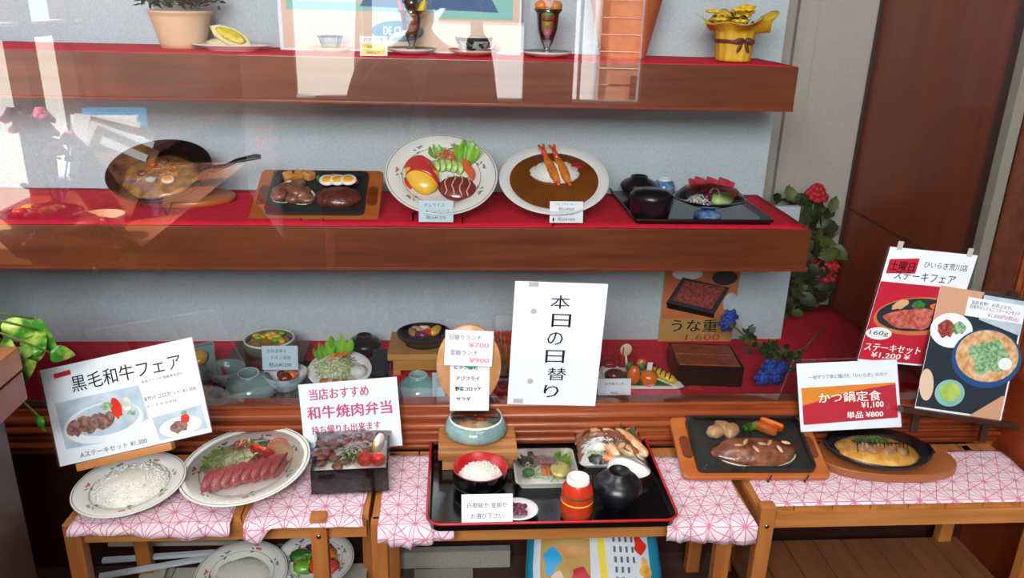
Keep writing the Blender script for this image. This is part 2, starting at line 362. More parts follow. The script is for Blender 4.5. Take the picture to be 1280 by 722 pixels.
b = B(); b.box((1.175, 1.648, 1.3), (.03, .035, 1.7), 'dark_wood', .002); struct(b, 'trim_5')
b = B(); b.box((1.158, 1.605, 1.3), (.024, .028, 1.64), 'grey_trim', .002); struct(b, 'trim_6')
b = B(); b.box((1.29, 1.55, 1.3), (.23, .09, 1.9), 'sill_wood', .003); tj = struct(b, 'trim_7')
for i in range(9):
    b = B(); b.tube([(1.185+i*.024, 1.504, .55), (1.185+i*.024, 1.504, 2.25)], .009, 'wood_flute' if 'wood_flute' in MATS else 'sill_wood', 8); b.obj('moulding', tj)
b = B(); b.box((-1.21, 1.9, 1.3), (.03, .75, 1.7), 'dark_wood'); struct(b, 'wall_left_case')
b = B(); b.box((-.0, 1.9, 2.16), (2.45, .78, .03), 'dark_wood'); struct(b, 'trim_8')
# side wall of the recess beyond the right bench
b = B(); b.box((1.235, 1.2, .36), (.03, .66, .5), 'wall_wood', .002); struct(b, 'wall_right_low')
# shelves
def shelf(x0, x1, yf, z, h, label):
    t = thing('display_shelf', label, 'shelf', ((x0+x1)/2, yf, z))
    L = x1-x0; d = YB-yf
    b = B(); b.box((0, d/2+.006, -.012), (L, d-.012, .022), 'shelf_wood'); b.obj('shelf_board', t)
    b = B(); b.box((0, .009, -h/2), (L, .018, h), 'shelf_wood', .0015); b.obj('front_fascia', t)
    b = B(); b.box((L/2-.009, d/2, -h/2), (.018, d-.02, h), 'shelf_wood', .0015); b.obj('end_fascia', t)
    b = B(); b.box((0, .008, -h-.002), (L, .022, .006), 'wall_wood', .001); b.obj('bottom_edging', t)
    return t
shelf(-1.19, .772, 1.615, ZM, .088, 'long brown wooden middle shelf with a deep front edge')
shelf(-1.19, .728, 1.70, ZT, .088, 'shorter brown wooden top shelf with a deep front edge')
tag(wavy(-1.18, .768, 1.622, YB+.005, ZM+.0015, 'red_cloth', 'shelf_cloth'), 'red cloth lying on the middle shelf', 'cloth')
tag(wavy(-1.18, .724, 1.706, YB+.005, ZT+.0015, 'red_cloth', 'shelf_cloth'), 'red cloth lying on the top shelf', 'cloth')
# the glass pane of the case
b = B(); b.add([(-1.2, YG, .545), (1.18, YG, .545), (1.18, YG, 2.2), (-1.2, YG, 2.2)], [(0, 1, 2, 3)], 'pane_glass', False)
o = struct(b, 'window_1')
ZM += .002; ZT += .002; ZC += .002
# ================================================================== VESTIBULE the camera stands in (seen in the pane)
XL = -1.09
b = B(); b.box((XL-.03, .15, (.79-.2)/2), (.06, 2.9, .99), 'dark_wood'); wl = struct(b, 'wall_left')
b = B(); b.box((XL-.03, .15, 2.27), (.06, 2.9, .5), 'wall_wood'); b.obj('upper_panel', wl)
b = B(); b.box((XL-.03, -.46, 1.4), (.06, 1.75, 1.3), 'brown_board'); b.obj('wall_panel', wl)
b = B(); b.box((XL-.005, .15, .803), (.07, 2.86, .026), 'sill_wood', .003); b.obj('window_ledge', wl)
for y, wd in ((1.44, .05), (.775, .065), (.515, .045)):
    b = B(); b.box((XL-.02, y, 1.4), (.05, wd, 1.25), 'brown_board', .003); b.obj('window_post', wl)
b = B(); b.box((XL-.02, .95, 1.235), (.04, 1.02, .03), 'brown_board', .003); b.obj('window_rail', wl)
b = B(); b.box((XL-.02, .95, 1.255), (.045, 1.02, .008), 'paper_grey', .001); b.obj('window_rail', wl)
# rear wall with windows
YR = -1.6
def wpan(x0, x1, z0, z1, par, m='brown_board', name='wall_panel', dy=0, th=.06):
    b = B(); b.box(((x0+x1)/2, YR+dy, (z0+z1)/2), (x1-x0, th, z1-z0), m, .002); return b.obj(name, par)
b = B(); b.box((.4, YR, .3), (3.2, .06, 1.0), 'brown_board'); wrr = struct(b, 'wall_rear')
wpan(-1.15, -.86, .8, 2.5, wrr); wpan(.39, .67, .8, 2.5, wrr); wpan(1.06, 2.0, .8, 2.5, wrr); wpan(-.86, 1.06, 2.0, 2.5, wrr)
wpan(-.505, -.49, .8, 2.0, wrr, 'paper_grey', 'window_post'); wpan(-.86, .39, .8, .815, wrr, 'paper_grey', 'window_ledge'); wpan(.67, 1.06, .8, .815, wrr, 'paper_grey', 'window_ledge')
wpan(.70, .712, .8, 2.0, wrr, 'paper_grey', 'window_post'); wpan(1.045, 1.06, .8, 2.0, wrr, 'paper_grey', 'window_post')
b = B(); b.box((2.0, .0, 1.15), (.06, 3.3, 2.8), 'brown_board'); struct(b, 'wall_side')
# outside
b = B(); b.box((0, -8, -.28), (40, 34, .06), 'gravel'); g = struct(b, 'ground')
def tree(x, y, h, r, label, seed):
    t = thing('tree', label, 'tree', (x, y, 0), group='trees outside, mirrored in the pane')
    b = B(); b.tube([(0, 0, 0), (.08, .05, h*.4), (-.05, 0, h*.75)], [.14, .1, .05], 'trunk'); b.obj('trunk', t)
    b = B(); rr = random.Random(seed)
    for i in range(520):
        a = rr.random()*TAU; q = r*math.sqrt(rr.random()); zz = h*.6+r*1.1*(rr.random()-.35)
        c = Vector((q*math.cos(a), q*math.sin(a), zz)); d = Vector((rr.uniform(-1, 1), rr.uniform(-1, 1), rr.uniform(-1, 1))).normalized()*.16; e = d.orthogonal().normalized()*.1
        b.add([c-d, c-e, c+d, c+e], [(0, 1, 2, 3)], 'foliage', False)
    b.obj('foliage', t, kind='stuff')
tree(-3.6, -1.0, 3.4, 1.1, 'leafy tree mirrored at the upper left of the pane', 3); tree(-6.6, 1.9, 3.4, 1.2, 'bushy tree mirrored at the far left edge of the pane', 4)
tree(-1.3, -9, 4.2, 1.5, 'leafy tree mirrored above the white van', 5); tree(2.4, -11.5, 4.6, 1.6, 'tall tree mirrored behind the poster on the top shelf', 6)
# white van
v = thing('van', 'white van parked on gravel, mirrored beside the dark wall opening', 'van', (-.55, -7.6, 0), (0, 0, R(5)))
prof = [(-.05, .25), (-.08, .7), (.0, .95), (.42, 1.05), (.85, 1.72), (3.1, 1.78), (3.25, 1.0), (3.25, .25)]
b = B(); b.prism(prof, 0, 1.5, 'van_white'); o = b.obj('body', v); o.rotation_euler = (R(90), 0, 0); o.location = (0, 1.5, 0)
o.modifiers.new('b', 'BEVEL').width = .05
b = B(); b.prism([(.52, 1.1), (.9, 1.62), (1.55, 1.64), (1.55, 1.1)], 0, .02, 'van_glass'); o = b.obj('side_window', v); o.rotation_euler = (R(90), 0, 0); o.location = (0, 1.515, 0)
for x in (.6, 2.6):
    b = B(); b.lathe([(0, -.08), (.24, -.09), (.29, -.05), (.29, .08), (0, .08)], 'tyre'); o = b.obj('wheel', v); o.rotation_euler = (R(90), 0, 0); o.location = (x, 1.47, .29)
b = B(); b.blob((0, 0, 0), (.14, .03, .1), 'print_bluegrey', 0); o = b.obj('headlight', v); o.location = (.1, 1.5, .78)
# planked outbuilding
h = thing('outbuilding', 'pinkish plank-sided building mirrored at the right of the top shelf', 'building', (1.25, -3.9, 0))
for i in range(17):
    b = B(); b.box((.72, 0, .07+i*.135), (1.5, .05, .128), 'brick_pink', .004, rx=R(4)); b.obj('plank', h)
b = B(); b.tube([(-.06, .05, 0), (-.06, .05, 2.4)], .03, 'paper'); b.obj('downpipe', h)
b = B(); b.box((.42, .05, .55), (.36, .03, .42), 'brown_board', .004); b.box((.42, .07, .55), (.26, .01, .32), 'cardboard'); b.obj('window', h)
b = B(); b.box((.72, -.5, 2.4), (1.8, 1.3, .06), 'brown_board'); b.obj('roof', h)
# counter along the left wall
ZK = .80; KX0, KX1, KY0, KY1 = -1.075, -.70, .25, 1.235
t = thing('side_counter', 'brown wooden counter along the left wall, at the left edge of the picture', 'counter', ((KX0+KX1)/2, (KY0+KY1)/2, -.2))
b = B(); b.box((0, 0, ZK+.2-.02), (KX1-KX0, KY1-KY0, .04), 'board_wood', .003); b.obj('counter_top', t)
b = B(); b.box((-.01, -.01, (ZK+.2-.04)/2), (KX1-KX0-.04, KY1-KY0-.04, ZK+.2-.042), 'dark_wood'); b.obj('base', t)
b = B(); b.box(((KX1-KX0)/2-.012, 0, ZK+.2-.07), (.02, KY1-KY0, .05), 'wall_wood', .003); b.obj('edge_rail', t)
# dish set on the counter, sunlit
p = mir(atZ(62, 312, ZK)); r_ = .085
t = thing('hot_plate_set', 'sunlit round wooden stand with a black food pan, mirrored at the left edge', 'dish', (p.x, p.y, ZK))
b = B(); b.lathe([(0, 0), (r_*.8, 0), (r_*1.2, .055), (r_*1.25, .062), (0, .062)], 'block_wood'); b.obj('wooden_stand', t)
b = B(); b.lathe([(0, .063), (r_*.8, .064), (r_*.95, .085), (r_*.92, .087), (r_*.75, .075), (0, .074)], 'lacquer_black'); b.obj('pan', t)
b = B()
for i in range(7): b.blob((rnd.uniform(-.05, .05), rnd.uniform(-.04, .04), .085), (.02, .016, .01), ('tomato', 'egg_stew', 'omelette')[i % 3], .2, 2, i, 2)
b.obj('food', t)
p = mir(atZ(118, 300, ZK)); t = thing('teacup', 'pale blue upturned cup in the sun, mirrored left of the shelf', 'cup', (p.x, p.y+.02, ZK))
b = B(); b.lathe([(.026, 0), (.030, .01), (.029, .035), (.022, .05), (.014, .052), (.014, .058), (.011, .058), (.010, .053), (0, .053)], 'celadon'); b.obj('cup', t)
p = mir(atZ(68, 345, ZK)); t = thing('small_bowl', 'small dark lidded bowl mirrored at the left in front of the wooden stand', 'bowl', (min(p.x, KX1-.16), p.y-.1, ZK))
b = B(); b.lathe([(0, 0), (.02, 0), (.035, .02), (.04, .045), (.03, .06), (.014, .066), (.014, .072), (0, .072)], 'lacquer_black'); b.obj('bowl', t)
# magazines in a rack on the counter
p = mir(atZ(150, 270, ZK)); t = thing('brochure_rack', 'rack fanned with brochures on the side counter, mirrored over the frying pan', 'brochures', (p.x-.02, p.y, ZK), (0, 0, R(-12)))
b = B(); b.box((0, 0, .05), (.24, .06, .10), 'magazine_violet', .003); b.obj('rack_box', t)
for i, (x, rz, m, h_) in enumerate(((.03, 0, 'magazine_blue', .27), (-.01, 4, 'magazine_white', .25), (-.02, 9, 'magazine_white', .25), (-.01, 16, 'magazine_photo', .24), (-.03, 22, 'magazine_white', .23), (-.03, 27, 'magazine_photo', .22))):
    b = B(); b.box((0, 0, h_/2), (.15, .004, h_), m, .001); b.box((0, .0025, h_-.03), (.11, .001, .02), 'magazine_white'); o = b.obj('brochure', t); o.location = (x, .028+.008*i, .01); o.rotation_euler = (R(20), R(rz), 0)
# flowers at the left window
def flowers(name, label, cat, loc, n, cm, lm, spread, hh, seed, rad=.022, group=None, stems='stem', leaf=.03, nl=40, petals=7):
    t = thing(name, label, cat, loc, group=group); rr = random.Random(seed); st = B(); lf = B()
    for i in range(n):
        x, y, z = rr.uniform(-1, 1)*spread[0], rr.uniform(-1, 1)*spread[1], hh+rr.uniform(-1, 1)*spread[2]
        st.tube([(0, 0, 0), (x*.5, y*.5, z*.6), (x, y, z)], .0022, stems, 5)
        b = B()
        for L in range(3):
            for k in range(petals-L):
                a = TAU*k/(petals-L)+L*.5; q = rad*(.62-.2*L); tl = .9+.25*L
                b.blob((x+q*math.cos(a), y+q*math.sin(a)*.9, z+q*math.sin(a)*.3+L*rad*.22), (rad*.42, rad*.3, rad*.16), cm if isinstance(cm, str) else cm[i % len(cm)], .15, 2, k+i, 1, rz=a+PI/2, rx=tl)
        b.blob((x, y, z+rad*.35), (rad*.3, rad*.3, rad*.3), cm if isinstance(cm, str) else cm[i % len(cm)], .2, 3, i, 1)
        b.obj('blossom', t)
    for i in range(nl):
        a = rr.random()*TAU; q = rr.random()**.6; c = Vector((spread[0]*1.2*q*math.cos(a), spread[1]*1.2*q*math.sin(a), hh*rr.uniform(.25, 1.0)+spread[2]*rr.uniform(-.6, .9)))
        d = Vector((rr.uniform(-1, 1), rr.uniform(-1, .3), rr.uniform(-.4, .8))).normalized(); e = d.cross(Vector((rr.uniform(-.3, .3), -1, .5))).normalized(); nrm = d.cross(e)
        L = leaf*rr.uniform(.7, 1.2); wv = L*.42
        lf.add([c, c+d*L*.35+e*wv*.8-nrm*.002, c+d*L*.75+e*wv*.6, c+d*L, c+d*L*.75-e*wv*.6, c+d*L*.35-e*wv*.8-nrm*.002, c+d*L*.5+nrm*L*.1], [(0, 1, 6), (1, 2, 6), (2, 3, 6), (3, 4, 6), (4, 5, 6), (5, 0, 6)], lm if isinstance(lm, str) else lm[i % len(lm)])
    st.obj('stems', t); lf.obj('leaves', t, kind='stuff'); return t
p = mir(atX(30, 168, -1.02)); flowers('pink_flowers', 'bunch of pink blossoms by the window, mirrored at the far left', 'flowers', (-.955, p.y+.02, ZK), 7, 'rose_pink', 'pink_bush', (.05, .05, .05), p.z-ZK, 11, .036, nl=24)
# white banner with red writing, mirrored: stands beside the camera on the left
t = thing('banner', 'tall white sheet with red writing, mirrored faintly left of the hot plate', 'banner', (-.545, .40, .74), (R(90), 0, PI))
b = B(); b.rect(-.115, -.42, .115, .24, 0, 'banner_paper'); b.obj('sheet', t, solid=.002)
for i, ch in enumerate('ランチ'): text(t, ch, .03, .14-.19*i, .17, 'banner_red', bold=.03)
b = B(); b.tube([(-.112, -.94, -.01), (-.112, .24, -.01)], .006, 'black_iron'); b.tube([(.112, -.94, -.01), (.112, .24, -.01)], .006, 'black_iron'); b.obj('stand', t)
# ================================================================== DISHES: shared shapes
def plate(t, rx, ry, china='cream_china', rim=True, deep=.0, hgt=None):
    h = hgt or rx*.17; q = ry/rx; b = B()
    b.lathe([(0, -.002), (rx*.55, -.002), (rx*.6, .0), (rx*.68, h*.45), (rx*.985, h*.93), (rx, h), (rx*.985, h+.0015), (rx*.70, h*.5+.003), (rx*.62, .0045), (0, .004)], china, 64, sy=q); b.obj('plate_body', t)
    if rim:
        b = B(); N = 64
        for f, z, wd in ((.965, h*.955+.0012, .012), (.70, h*.5+.0032, .010)):
            vs = []
            for k in range(N):
                a = TAU*k/N
                for e in (0, wd): vs.append((rx*(f-e)*math.cos(a), ry*(f-e)*math.sin(a), z+.0008-e*h*1.2))
            b.add(vs, [(2*k, (2*k+2) % (2*N), (2*k+3) % (2*N), 2*k+1) for k in range(N)], 'rim_green')
        b.obj('rim_line', t)
        b = B(); rr = random.Random(int(rx*1e5))
        for k in range(7):
            a = R(20+k*52); f = .83; x, y, z = rx*f*math.cos(a), ry*f*math.sin(a), h*.73
            for j in range(5): b.blob((x+.005*math.cos(j*TAU/5), y+.005*math.sin(j*TAU/5), z+.001), (.0045, .0045, .0012), 'flower_red' if k % 2 else 'flower_grey', 0, sub=1)
            for j in range(3): b.blob((x-(.011+.004*j)*math.sin(a+j*.5), y+(.011+.004*j)*math.cos(a+j*.5), z+.001), (.005, .0018, .001), 'leaf_print', 0, sub=1, rz=a+j)
        b.obj('floral_print', t, kind='stuff')
def rice(t, c, d, n=260, m='rice', seed=1, gl=.0045):
    b = B(); b.blob(c, d, 'rice_base', .10, 3, seed, 3, flat0=0); rr = random.Random(seed)
    o8 = [(1, 0, 0), (-1, 0, 0), (0, 1, 0), (0, -1, 0), (0, 0, 1), (0, 0, -1)]; f8 = [(0, 2, 4), (2, 1, 4), (1, 3, 4), (3, 0, 4), (2, 0, 5), (1, 2, 5), (3, 1, 5), (0, 3, 5)]
    for i in range(n):
        u = rr.random()*TAU; v = math.acos(rr.random()*.95); nx = Vector((math.sin(v)*math.cos(u), math.sin(v)*math.sin(u), math.cos(v)))
        k = 1+.10*noise.noise(nx*3+Vector((seed*7.3, seed*3.1, seed*1.7)))
        p = Vector((c[0]+nx.x*d[0]*k, c[1]+nx.y*d[1]*k, c[2]+nx.z*d[2]*k)); M = Matrix.Rotation(rr.random()*PI, 3, 'Z') @ Matrix.Rotation(rr.uniform(-.6, .6), 3, 'Y')
        b.add([p+M @ Vector((x*gl*.5, y*gl*.22, z*gl*.22)) for x, y, z in o8], f8, m)
    return b.obj('rice', t, kind='stuff')
def shreds(t, name, c, d, m, n=90, L=.03, r=.0009, seed=1):
    b = B(); rr = random.Random(seed); ms = m if isinstance(m, (list, tuple)) else [m]
    for i in range(n):
        a = rr.random()*TAU; q = math.sqrt(rr.random()); x, y = c[0]+d[0]*q*math.cos(a), c[1]+d[1]*q*math.sin(a); z = c[2]+d[2]*(1-q*q)*rr.uniform(.5, 1.05)
        th = rr.random()*TAU; u = Vector((math.cos(th), math.sin(th), 0))*L*.5; k = rr.uniform(-.3, .3)*L
        b.tube([(x-u.x, y-u.y, z-.002), (x+k*.3, y-k*.3, z+.003), (x+u.x, y+u.y, z-.001)], r, ms[i % len(ms)], 4, flat=.6)
    return b.obj(name, t, kind='stuff')
def leafy(t, c, w, h, m='lettuce', seed=1, name='lettuce_leaf', rx=50, rz=0):
    b = B()
    def f(u, v):
        x = (u-.5)*2; rr = .25+.75*math.sin(min(1, v*1.15)*PI*.5); rf = 1+.18*math.sin(u*19+seed)*v
        y = v*h*(1-.25*x*x)*rf; return (x*w*.5*rr, y, .012*math.sin(u*22+seed)*v*w*12*.25+.35*w*x*x*v)
    b.grid(f, 20, 8, m); o = b.obj(name, t, solid=.0012); o.location = c; o.rotation_euler = (R(rx), 0, R(rz)); return o
def broccoli(t, c, s, seed=1):
    b = B(); b.tube([(0, 0, 0), (0, 0, s*.6)], [s*.25, s*.35], 'lettuce_pale'); rr = random.Random(seed)
    for i in range(9): b.blob((rr.uniform(-.5, .5)*s, rr.uniform(-.45, .45)*s, s*(.6+rr.random()*.35)), (s*.32, s*.32, s*.3), 'broccoli', .3, 6, i, 2)
    o = b.obj('broccoli', t); o.location = c; return o
def carrot(t, c, L, r, rz, name='carrot', m='carrot'):
    b = B(); b.tube([(-L/2, 0, 0), (-L*.42, 0, 0), (0, 0, 0), (L*.42, 0, 0), (L/2, 0, 0)], [r*.6, r*.9, r, r*.95, r*.6], m, 10); o = b.obj(name, t); o.location = c; o.rotation_euler = (0, 0, R(rz)); return o
def eggslice(t, c, r, rx=0):
    b = B(); b.lathe([(0, 0), (r*.9, 0), (r, .002), (r*.9, .005), (0, .005)], 'egg_white', 24, sy=.85); b.lathe([(r*.6, .005), (r*.5, .0068), (0, .007)], 'egg_yolk', 20, sy=.85); o = b.obj('egg_slice', t); o.location = c; o.rotation_euler = (R(rx), 0, 0); return o
def tomato_wedge(t, c, s, rz=0, rx=0, m='tomato'):
    b = B()
    def f(u, v): a = (u-.5)*PI*.95; ph = (v-.5)*R(70); return (s*math.sin(a), s*math.cos(a)*math.cos(ph)*.85-s*.3, s*.85*math.cos(a)*math.sin(ph))
    b.grid(f, 14, 6, m)
    for sgn in (-1, 1):
        ring = [(s*math.sin((k/14-.5)*PI*.95), s*math.cos((k/14-.5)*PI*.95)*math.cos(R(35))*.85-s*.3, sgn*s*.85*math.cos((k/14-.5)*PI*.95)*math.sin(R(35))) for k in range(15)]
        b.add(ring, [tuple(range(15))], 'tomato_pale')
    o = b.obj('tomato_wedge', t); o.location = c; o.rotation_euler = (R(rx), 0, R(rz)); return o
def wirestand(t, xs, y0, z0, hook, m='black_iron', back=.08, ang=0):
    # in the dish's own tilted frame: hooks that hold the front edge
    for x in xs:
        b = B(); b.tube([(x, y0+back, z0-.012), (x, y0-.004, z0-.010), (x, y0-.006, z0+hook)], .0016, m, 6); b.obj('stand_hook', t)
def rests(t, deg, z, y, hgt, x=0, w=.07):
    # two rear struts from the tilted back down to the shelf, in the dish frame
    for s in (-1, 1):
        b = B(); th = R(deg); top = Vector((x+s*w/2, y, -.006)); up_l = Vector((0, math.sin(th), math.cos(th)))
        b.tube([top, top-up_l*hgt], .0016, 'black_iron', 6); b.obj('stand_leg', t)
def sizzle(t, w_, d_, m='tray_wood'):
    b = B(); b.prism(rrect(-w_/2, -d_/2, w_/2, d_/2, .012), -.012, 0, m); o = b.obj('wooden_tray', t); o.modifiers.new('b', 'BEVEL').width = .002
    for s in (-1, 1):
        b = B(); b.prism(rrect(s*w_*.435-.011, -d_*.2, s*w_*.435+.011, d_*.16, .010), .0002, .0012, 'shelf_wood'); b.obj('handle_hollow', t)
def ironplate(t, w_, d_, z=.001, h=.010, x=0):
    b = B(); th = .004
    b.prism(rrect(x-w_/2, -d_/2, x+w_/2, d_/2, .012), z, z+h*.5, 'iron_plate'); 
    n = len(rrect(0, 0, 1, 1, .1)); P = rrect(x-w_/2, -d_/2, x+w_/2, d_/2, .012); Q = rrect(x-w_/2+th*1.6, -d_/2+th*1.6, x+w_/2-th*1.6, d_/2-th*1.6, .010)
    vs = [(a, c, z+h*.5) for a, c in P]+[(a*1.0, c, z+h) for a, c in P]+[(a, c, z+h) for a, c in Q]+[(a, c, z+h*.5) for a, c in Q]
    b.add(vs, [(j*n+k, j*n+(k+1) % n, (j+1)*n+(k+1) % n, (j+1)*n+k) for j in range(3) for k in range(n)], 'iron_plate', False); b.obj('iron_plate', t)
def bowl(t, r, h, m, mi=None, foot=.5, down=False, name='bowl', th=.003, sx=1, sy=1):
    b = B(); f = r*foot; pr = [(0, .003), (f*.9, .003), (f*.9, 0), (f, 0), (f, .006), (r*.78, h*.35), (r*.96, h*.75), (r, h)]; b.lathe(pr, m, 48, sx=sx, sy=sy)
    b.lathe([(r, h), (r-th, h), (r*.96-th, h*.75), (r*.76-th, h*.38), (f*.8, .009), (0, .008)], mi or m, 48, sx=sx, sy=sy); return b.obj(name, t)
def downbowl(t, r, h, m):      # a bowl set upside down, foot ring on top
    b = B(); b.lathe([(r-.003, .004), (r-.002, 0), (r, .002), (r*.97, h*.3), (r*.82, h*.65), (r*.5, h*.88), (r*.44, h*.9)], m, 48); o = b.obj('bowl', t)
    b = B(); b.lathe([(r*.44, h*.88), (r*.42, h*1.06), (r*.37, h*1.06), (r*.35, h*.93), (0, h*.93)], m, 40); b.lathe([(r*.42, h*1.055), (r*.395, h*1.075), (r*.37, h*1.055)], 'white_china', 40); b.obj('foot_ring', t)
def lidded(t, r, h, m, facet=0, squat=.62):
    b = B(); b.lathe([(0, 0), (r*.5, 0), (r*.5, .008), (r*.85, h*.25), (r*.98, h*.5), (r*.98, h*.58)], m, 48); b.obj('bowl', t)
    b = B(); b.lathe([(r*1.03, h*.54), (r*1.04, h*.58), (r*.98, h*.70), (r*.80, h*.83), (r*.50, h*.92), (r*.46, h*1.04), (r*.40, h*1.05), (r*.36, h*.95), (0, h*.95)], m, 10 if facet else 48); b.obj('lid', t)
def tray(name, label, c, w_, d_, h, m, rimm=None, rz=0, r=.02):
    t = thing(name, label, 'tray', c, (0, 0, rz))
    b = B(); b.prism(rrect(-w_/2, -d_/2, w_/2, d_/2, r), 0, .005, m); b.obj('tray_base', t)
    P = rrect(-w_/2, -d_/2, w_/2, d_/2, r); O = rrect(-w_/2-.004, -d_/2-.004, w_/2+.004, d_/2+.004, r+.004); Q = rrect(-w_/2+.004, -d_/2+.004, w_/2-.004, d_/2-.004, r-.004); n = len(P); b = B()
    b.add([(x, y, 0) for x, y in P]+[(x, y, h) for x, y in O]+[(x, y, h) for x, y in P]+[(x, y, .005) for x, y in Q], [(j*n+k, j*n+(k+1) % n, (j+1)*n+(k+1) % n, (j+1)*n+k) for j in range(3) for k in range(n)], m, False); b.obj('raised_edge', t)
    if rimm: b = B(); b.tube([(x, y, h) for x, y in O]+[(O[0][0], O[0][1], h)], .0026, rimm, 8, cap=False); b.obj('rim', t)
    return t
def box_lac(t, w_, d_, h, m, mi, fill=.6):
    b = B(); th = .004
    for s in (-1, 1): b.box((s*(w_/2-th/2), 0, h/2+.003), (th, d_, h), m, .0012); b.box((0, s*(d_/2-th/2), h/2+.003), (w_-2*th, th, h), m, .0012)
    b.box((0, 0, .006), (w_-th, d_-th, .006), m)
    for sx in (-1, 1):
        for sy in (-1, 1): b.box((sx*w_*.36, sy*d_*.4, .0015), (w_*.2, d_*.12, .005), m)
    b.obj('box_body', t)
def card(name, label, px, py, wpx, hpx, Y, lines, m='paper_blue', tilt=80, rz=0, stand=True, cat='price card', group=None, rest=0):
    p = atY(px, py, abs(Y)); w_ = W(wpx, p); h_ = W(hpx, p)/.97
    if Y < 0:     # rests on the tray or bench at height rest
        h_ = W(hpx, p)/.97; p = atZ(px, py, rest+.5*h_*math.sin(R(tilt)))
    t = thing(name, label, cat, p, (R(tilt), 0, R(rz)), group)
    b = B(); b.box((0, 0, -.0008), (w_, h_, .0016), m, .0003); b.obj('card_sheet', t)
    for s, x, y, sz, mm, al in lines: text(t, s, x*w_, y*h_, sz*h_, mm, al=al, z=.0004)
    if stand: b = B(); b.box((0, -h_*.38, -.011), (w_*.3, .0016, .02), 'sleeve' if False else m); b.obj('card_foot', t)
    return t
def sheet4(name, label, cat, pts, Y, tilt=90, m='paper', th=.0012, group=None):
    """a flat sheet leaning at tilt; pts = its corners BL BR TR TL as sight lines; Y = depth of its lower edge"""
    bl, br = atY(*pts[0], Y), atY(*pts[1], Y); o = (bl+br)/2; n = Vector((0, -math.sin(R(tilt)), math.cos(R(tilt)))); e = (R(tilt), 0, 0)
    M = Matrix.Rotation(R(tilt), 3, 'X').transposed(); q = []
    for p in pts:
        d = ray(*p); k = (o-Vector((0, 0, CH))).dot(n)/d.dot(n); q.append(M @ (d*k+Vector((0, 0, CH))-o))
    w_ = ((q[1]-q[0]).length+(q[2]-q[3]).length)/2; h_ = ((q[3]-q[0]).length+(q[2]-q[1]).length)/2; c = (q[0]+q[1]+q[2]+q[3])/4
    dx = (q[1]+q[2]-q[0]-q[3]); roll = math.atan2(dx.y, dx.x)
    cw = o+Matrix.Rotation(R(tilt), 3, 'X') @ c
    t = thing(name, label, cat, cw, (Matrix.Rotation(R(tilt), 3, 'X') @ Matrix.Rotation(roll, 3, 'Z')).to_euler(), group)
    b = B(); b.box((0, 0, -th/2), (w_, h_, th), m); b.obj('sheet', t); return t, w_, h_
# ================================================================== TOP SHELF
p = onY(231, 1.845, ZT); r = W(37, p); hh = W(44, p)
t = thing('planter', 'cream ribbed flowerpot with a dense green plant on the top shelf', 'plant pot', p)
b = B(); pr = [(0, 0), (r*.70, 0)]
for i in range(11): z = hh*(.08+.075*i); q = r*(.70+.28*z/hh); pr += [(q, z), (q+.0022, z+hh*.035)]
pr += [(r*1.0, hh*.93), (r*1.03, hh*.95), (r*1.03, hh), (r*.97, hh), (r*.95, hh*.9), (0, hh*.9)]
b.lathe(pr, 'pot_cream'); b.obj('pot', t)
b = B(); b.lathe([(r*.95, hh*.92), (0, hh*.94)], 'soil'); b.obj('soil', t)
b = B(); rr = random.Random(5)
for i in range(300):
    a = rr.random()*TAU; q = r*1.25*math.sqrt(rr.random()); z = hh+.01+.05*rr.random()*(1.3-q/r*.6); c = Vector((q*math.cos(a), q*math.sin(a), z)); d = Vector((rr.uniform(-1, 1), rr.uniform(-1, 1), rr.uniform(-.5, 1))).normalized()*.012; e = d.orthogonal().normalized()*.004
    b.add([c, c+d+e, c+d*2, c+d-e], [(0, 1, 2, 3)], 'leaf_dark')
b.obj('leaves', t, kind='stuff')
# pastry plate
p = onY(293, 1.80, ZT); r = W(52, p)
t = thing('pastry_plate', 'white plate with a boat-shaped pastry of yellow filling beside the ribbed planter', 'plate', p)
plate(t, r, r*.75, 'white_china', False, hgt=.012)
b = B(); b.prism([(-.045, 0), (-.03, -.014), (0, -.02), (.03, -.014), (.045, 0), (.03, .012), (0, .018), (-.03, .012)], -.003, .003, 'pastry')
o = b.obj('pastry_shell', t); o.location = (-.004, .0, .028); o.rotation_euler = (R(62), R(24), 0)
b = B(); b.blob((0, 0, .004), (.031, .012, .005), 'filling', .2, 4, 2); o = b.obj('filling', t); o.location = (-.002, -.002, .028); o.rotation_euler = (R(62), R(24), 0)
b = B(); b.blob((-.03, .01, .012), (.028, .016, .010), 'pastry', .3, 4, 3); o = b.obj('pastry_crust', t)
# poster
yp = atZ(500, 68, ZT)[1]+.05
t, w_, h_ = sheet4('framed_poster', 'white-edged advertising board with a teal oval sign, behind the coffee cup', 'poster', ((347, 64), (651, 70), (653, -60), (345, -70)), 1.86, m='paper')
b = B(); b.rect(-w_/2+.008, -h_/2+.008, w_/2-.004, h_/2, .0006, 'print_peach'); b.obj('printed_ground', t)
yb = lambda v: h_/2-(v+66)/133*h_      # photo row -> board height
xb = lambda u: (u-499)/304*w_
b = B(); b.rect(xb(358), yb(13), xb(640), yb(-60), .001, 'print_mint'); b.rect(xb(372), yb(2), xb(640), yb(-60), .0013, 'print_peach'); b.poly([(xb(448), yb(7)), (xb(470), yb(-30)), (xb(600), yb(-30)), (xb(622), yb(11))], .0016, 'print_navy'); b.poly([(xb(540), yb(20)), (xb(585), yb(-20)), (xb(640), yb(-20)), (xb(640), yb(20))], .0015, 'print_mint'); b.obj('printed_picture', t)
b = B(); b.ell(xb(495), yb(38), W(33, p)*1.02, W(13, p), .0019, 'print_teal'); b.obj('oval_sign', t)
text(t, 'DE CLIEU', xb(495), yb(38), W(18, p), 'ink_white', z=.0024, sx=.62, bold=.03)
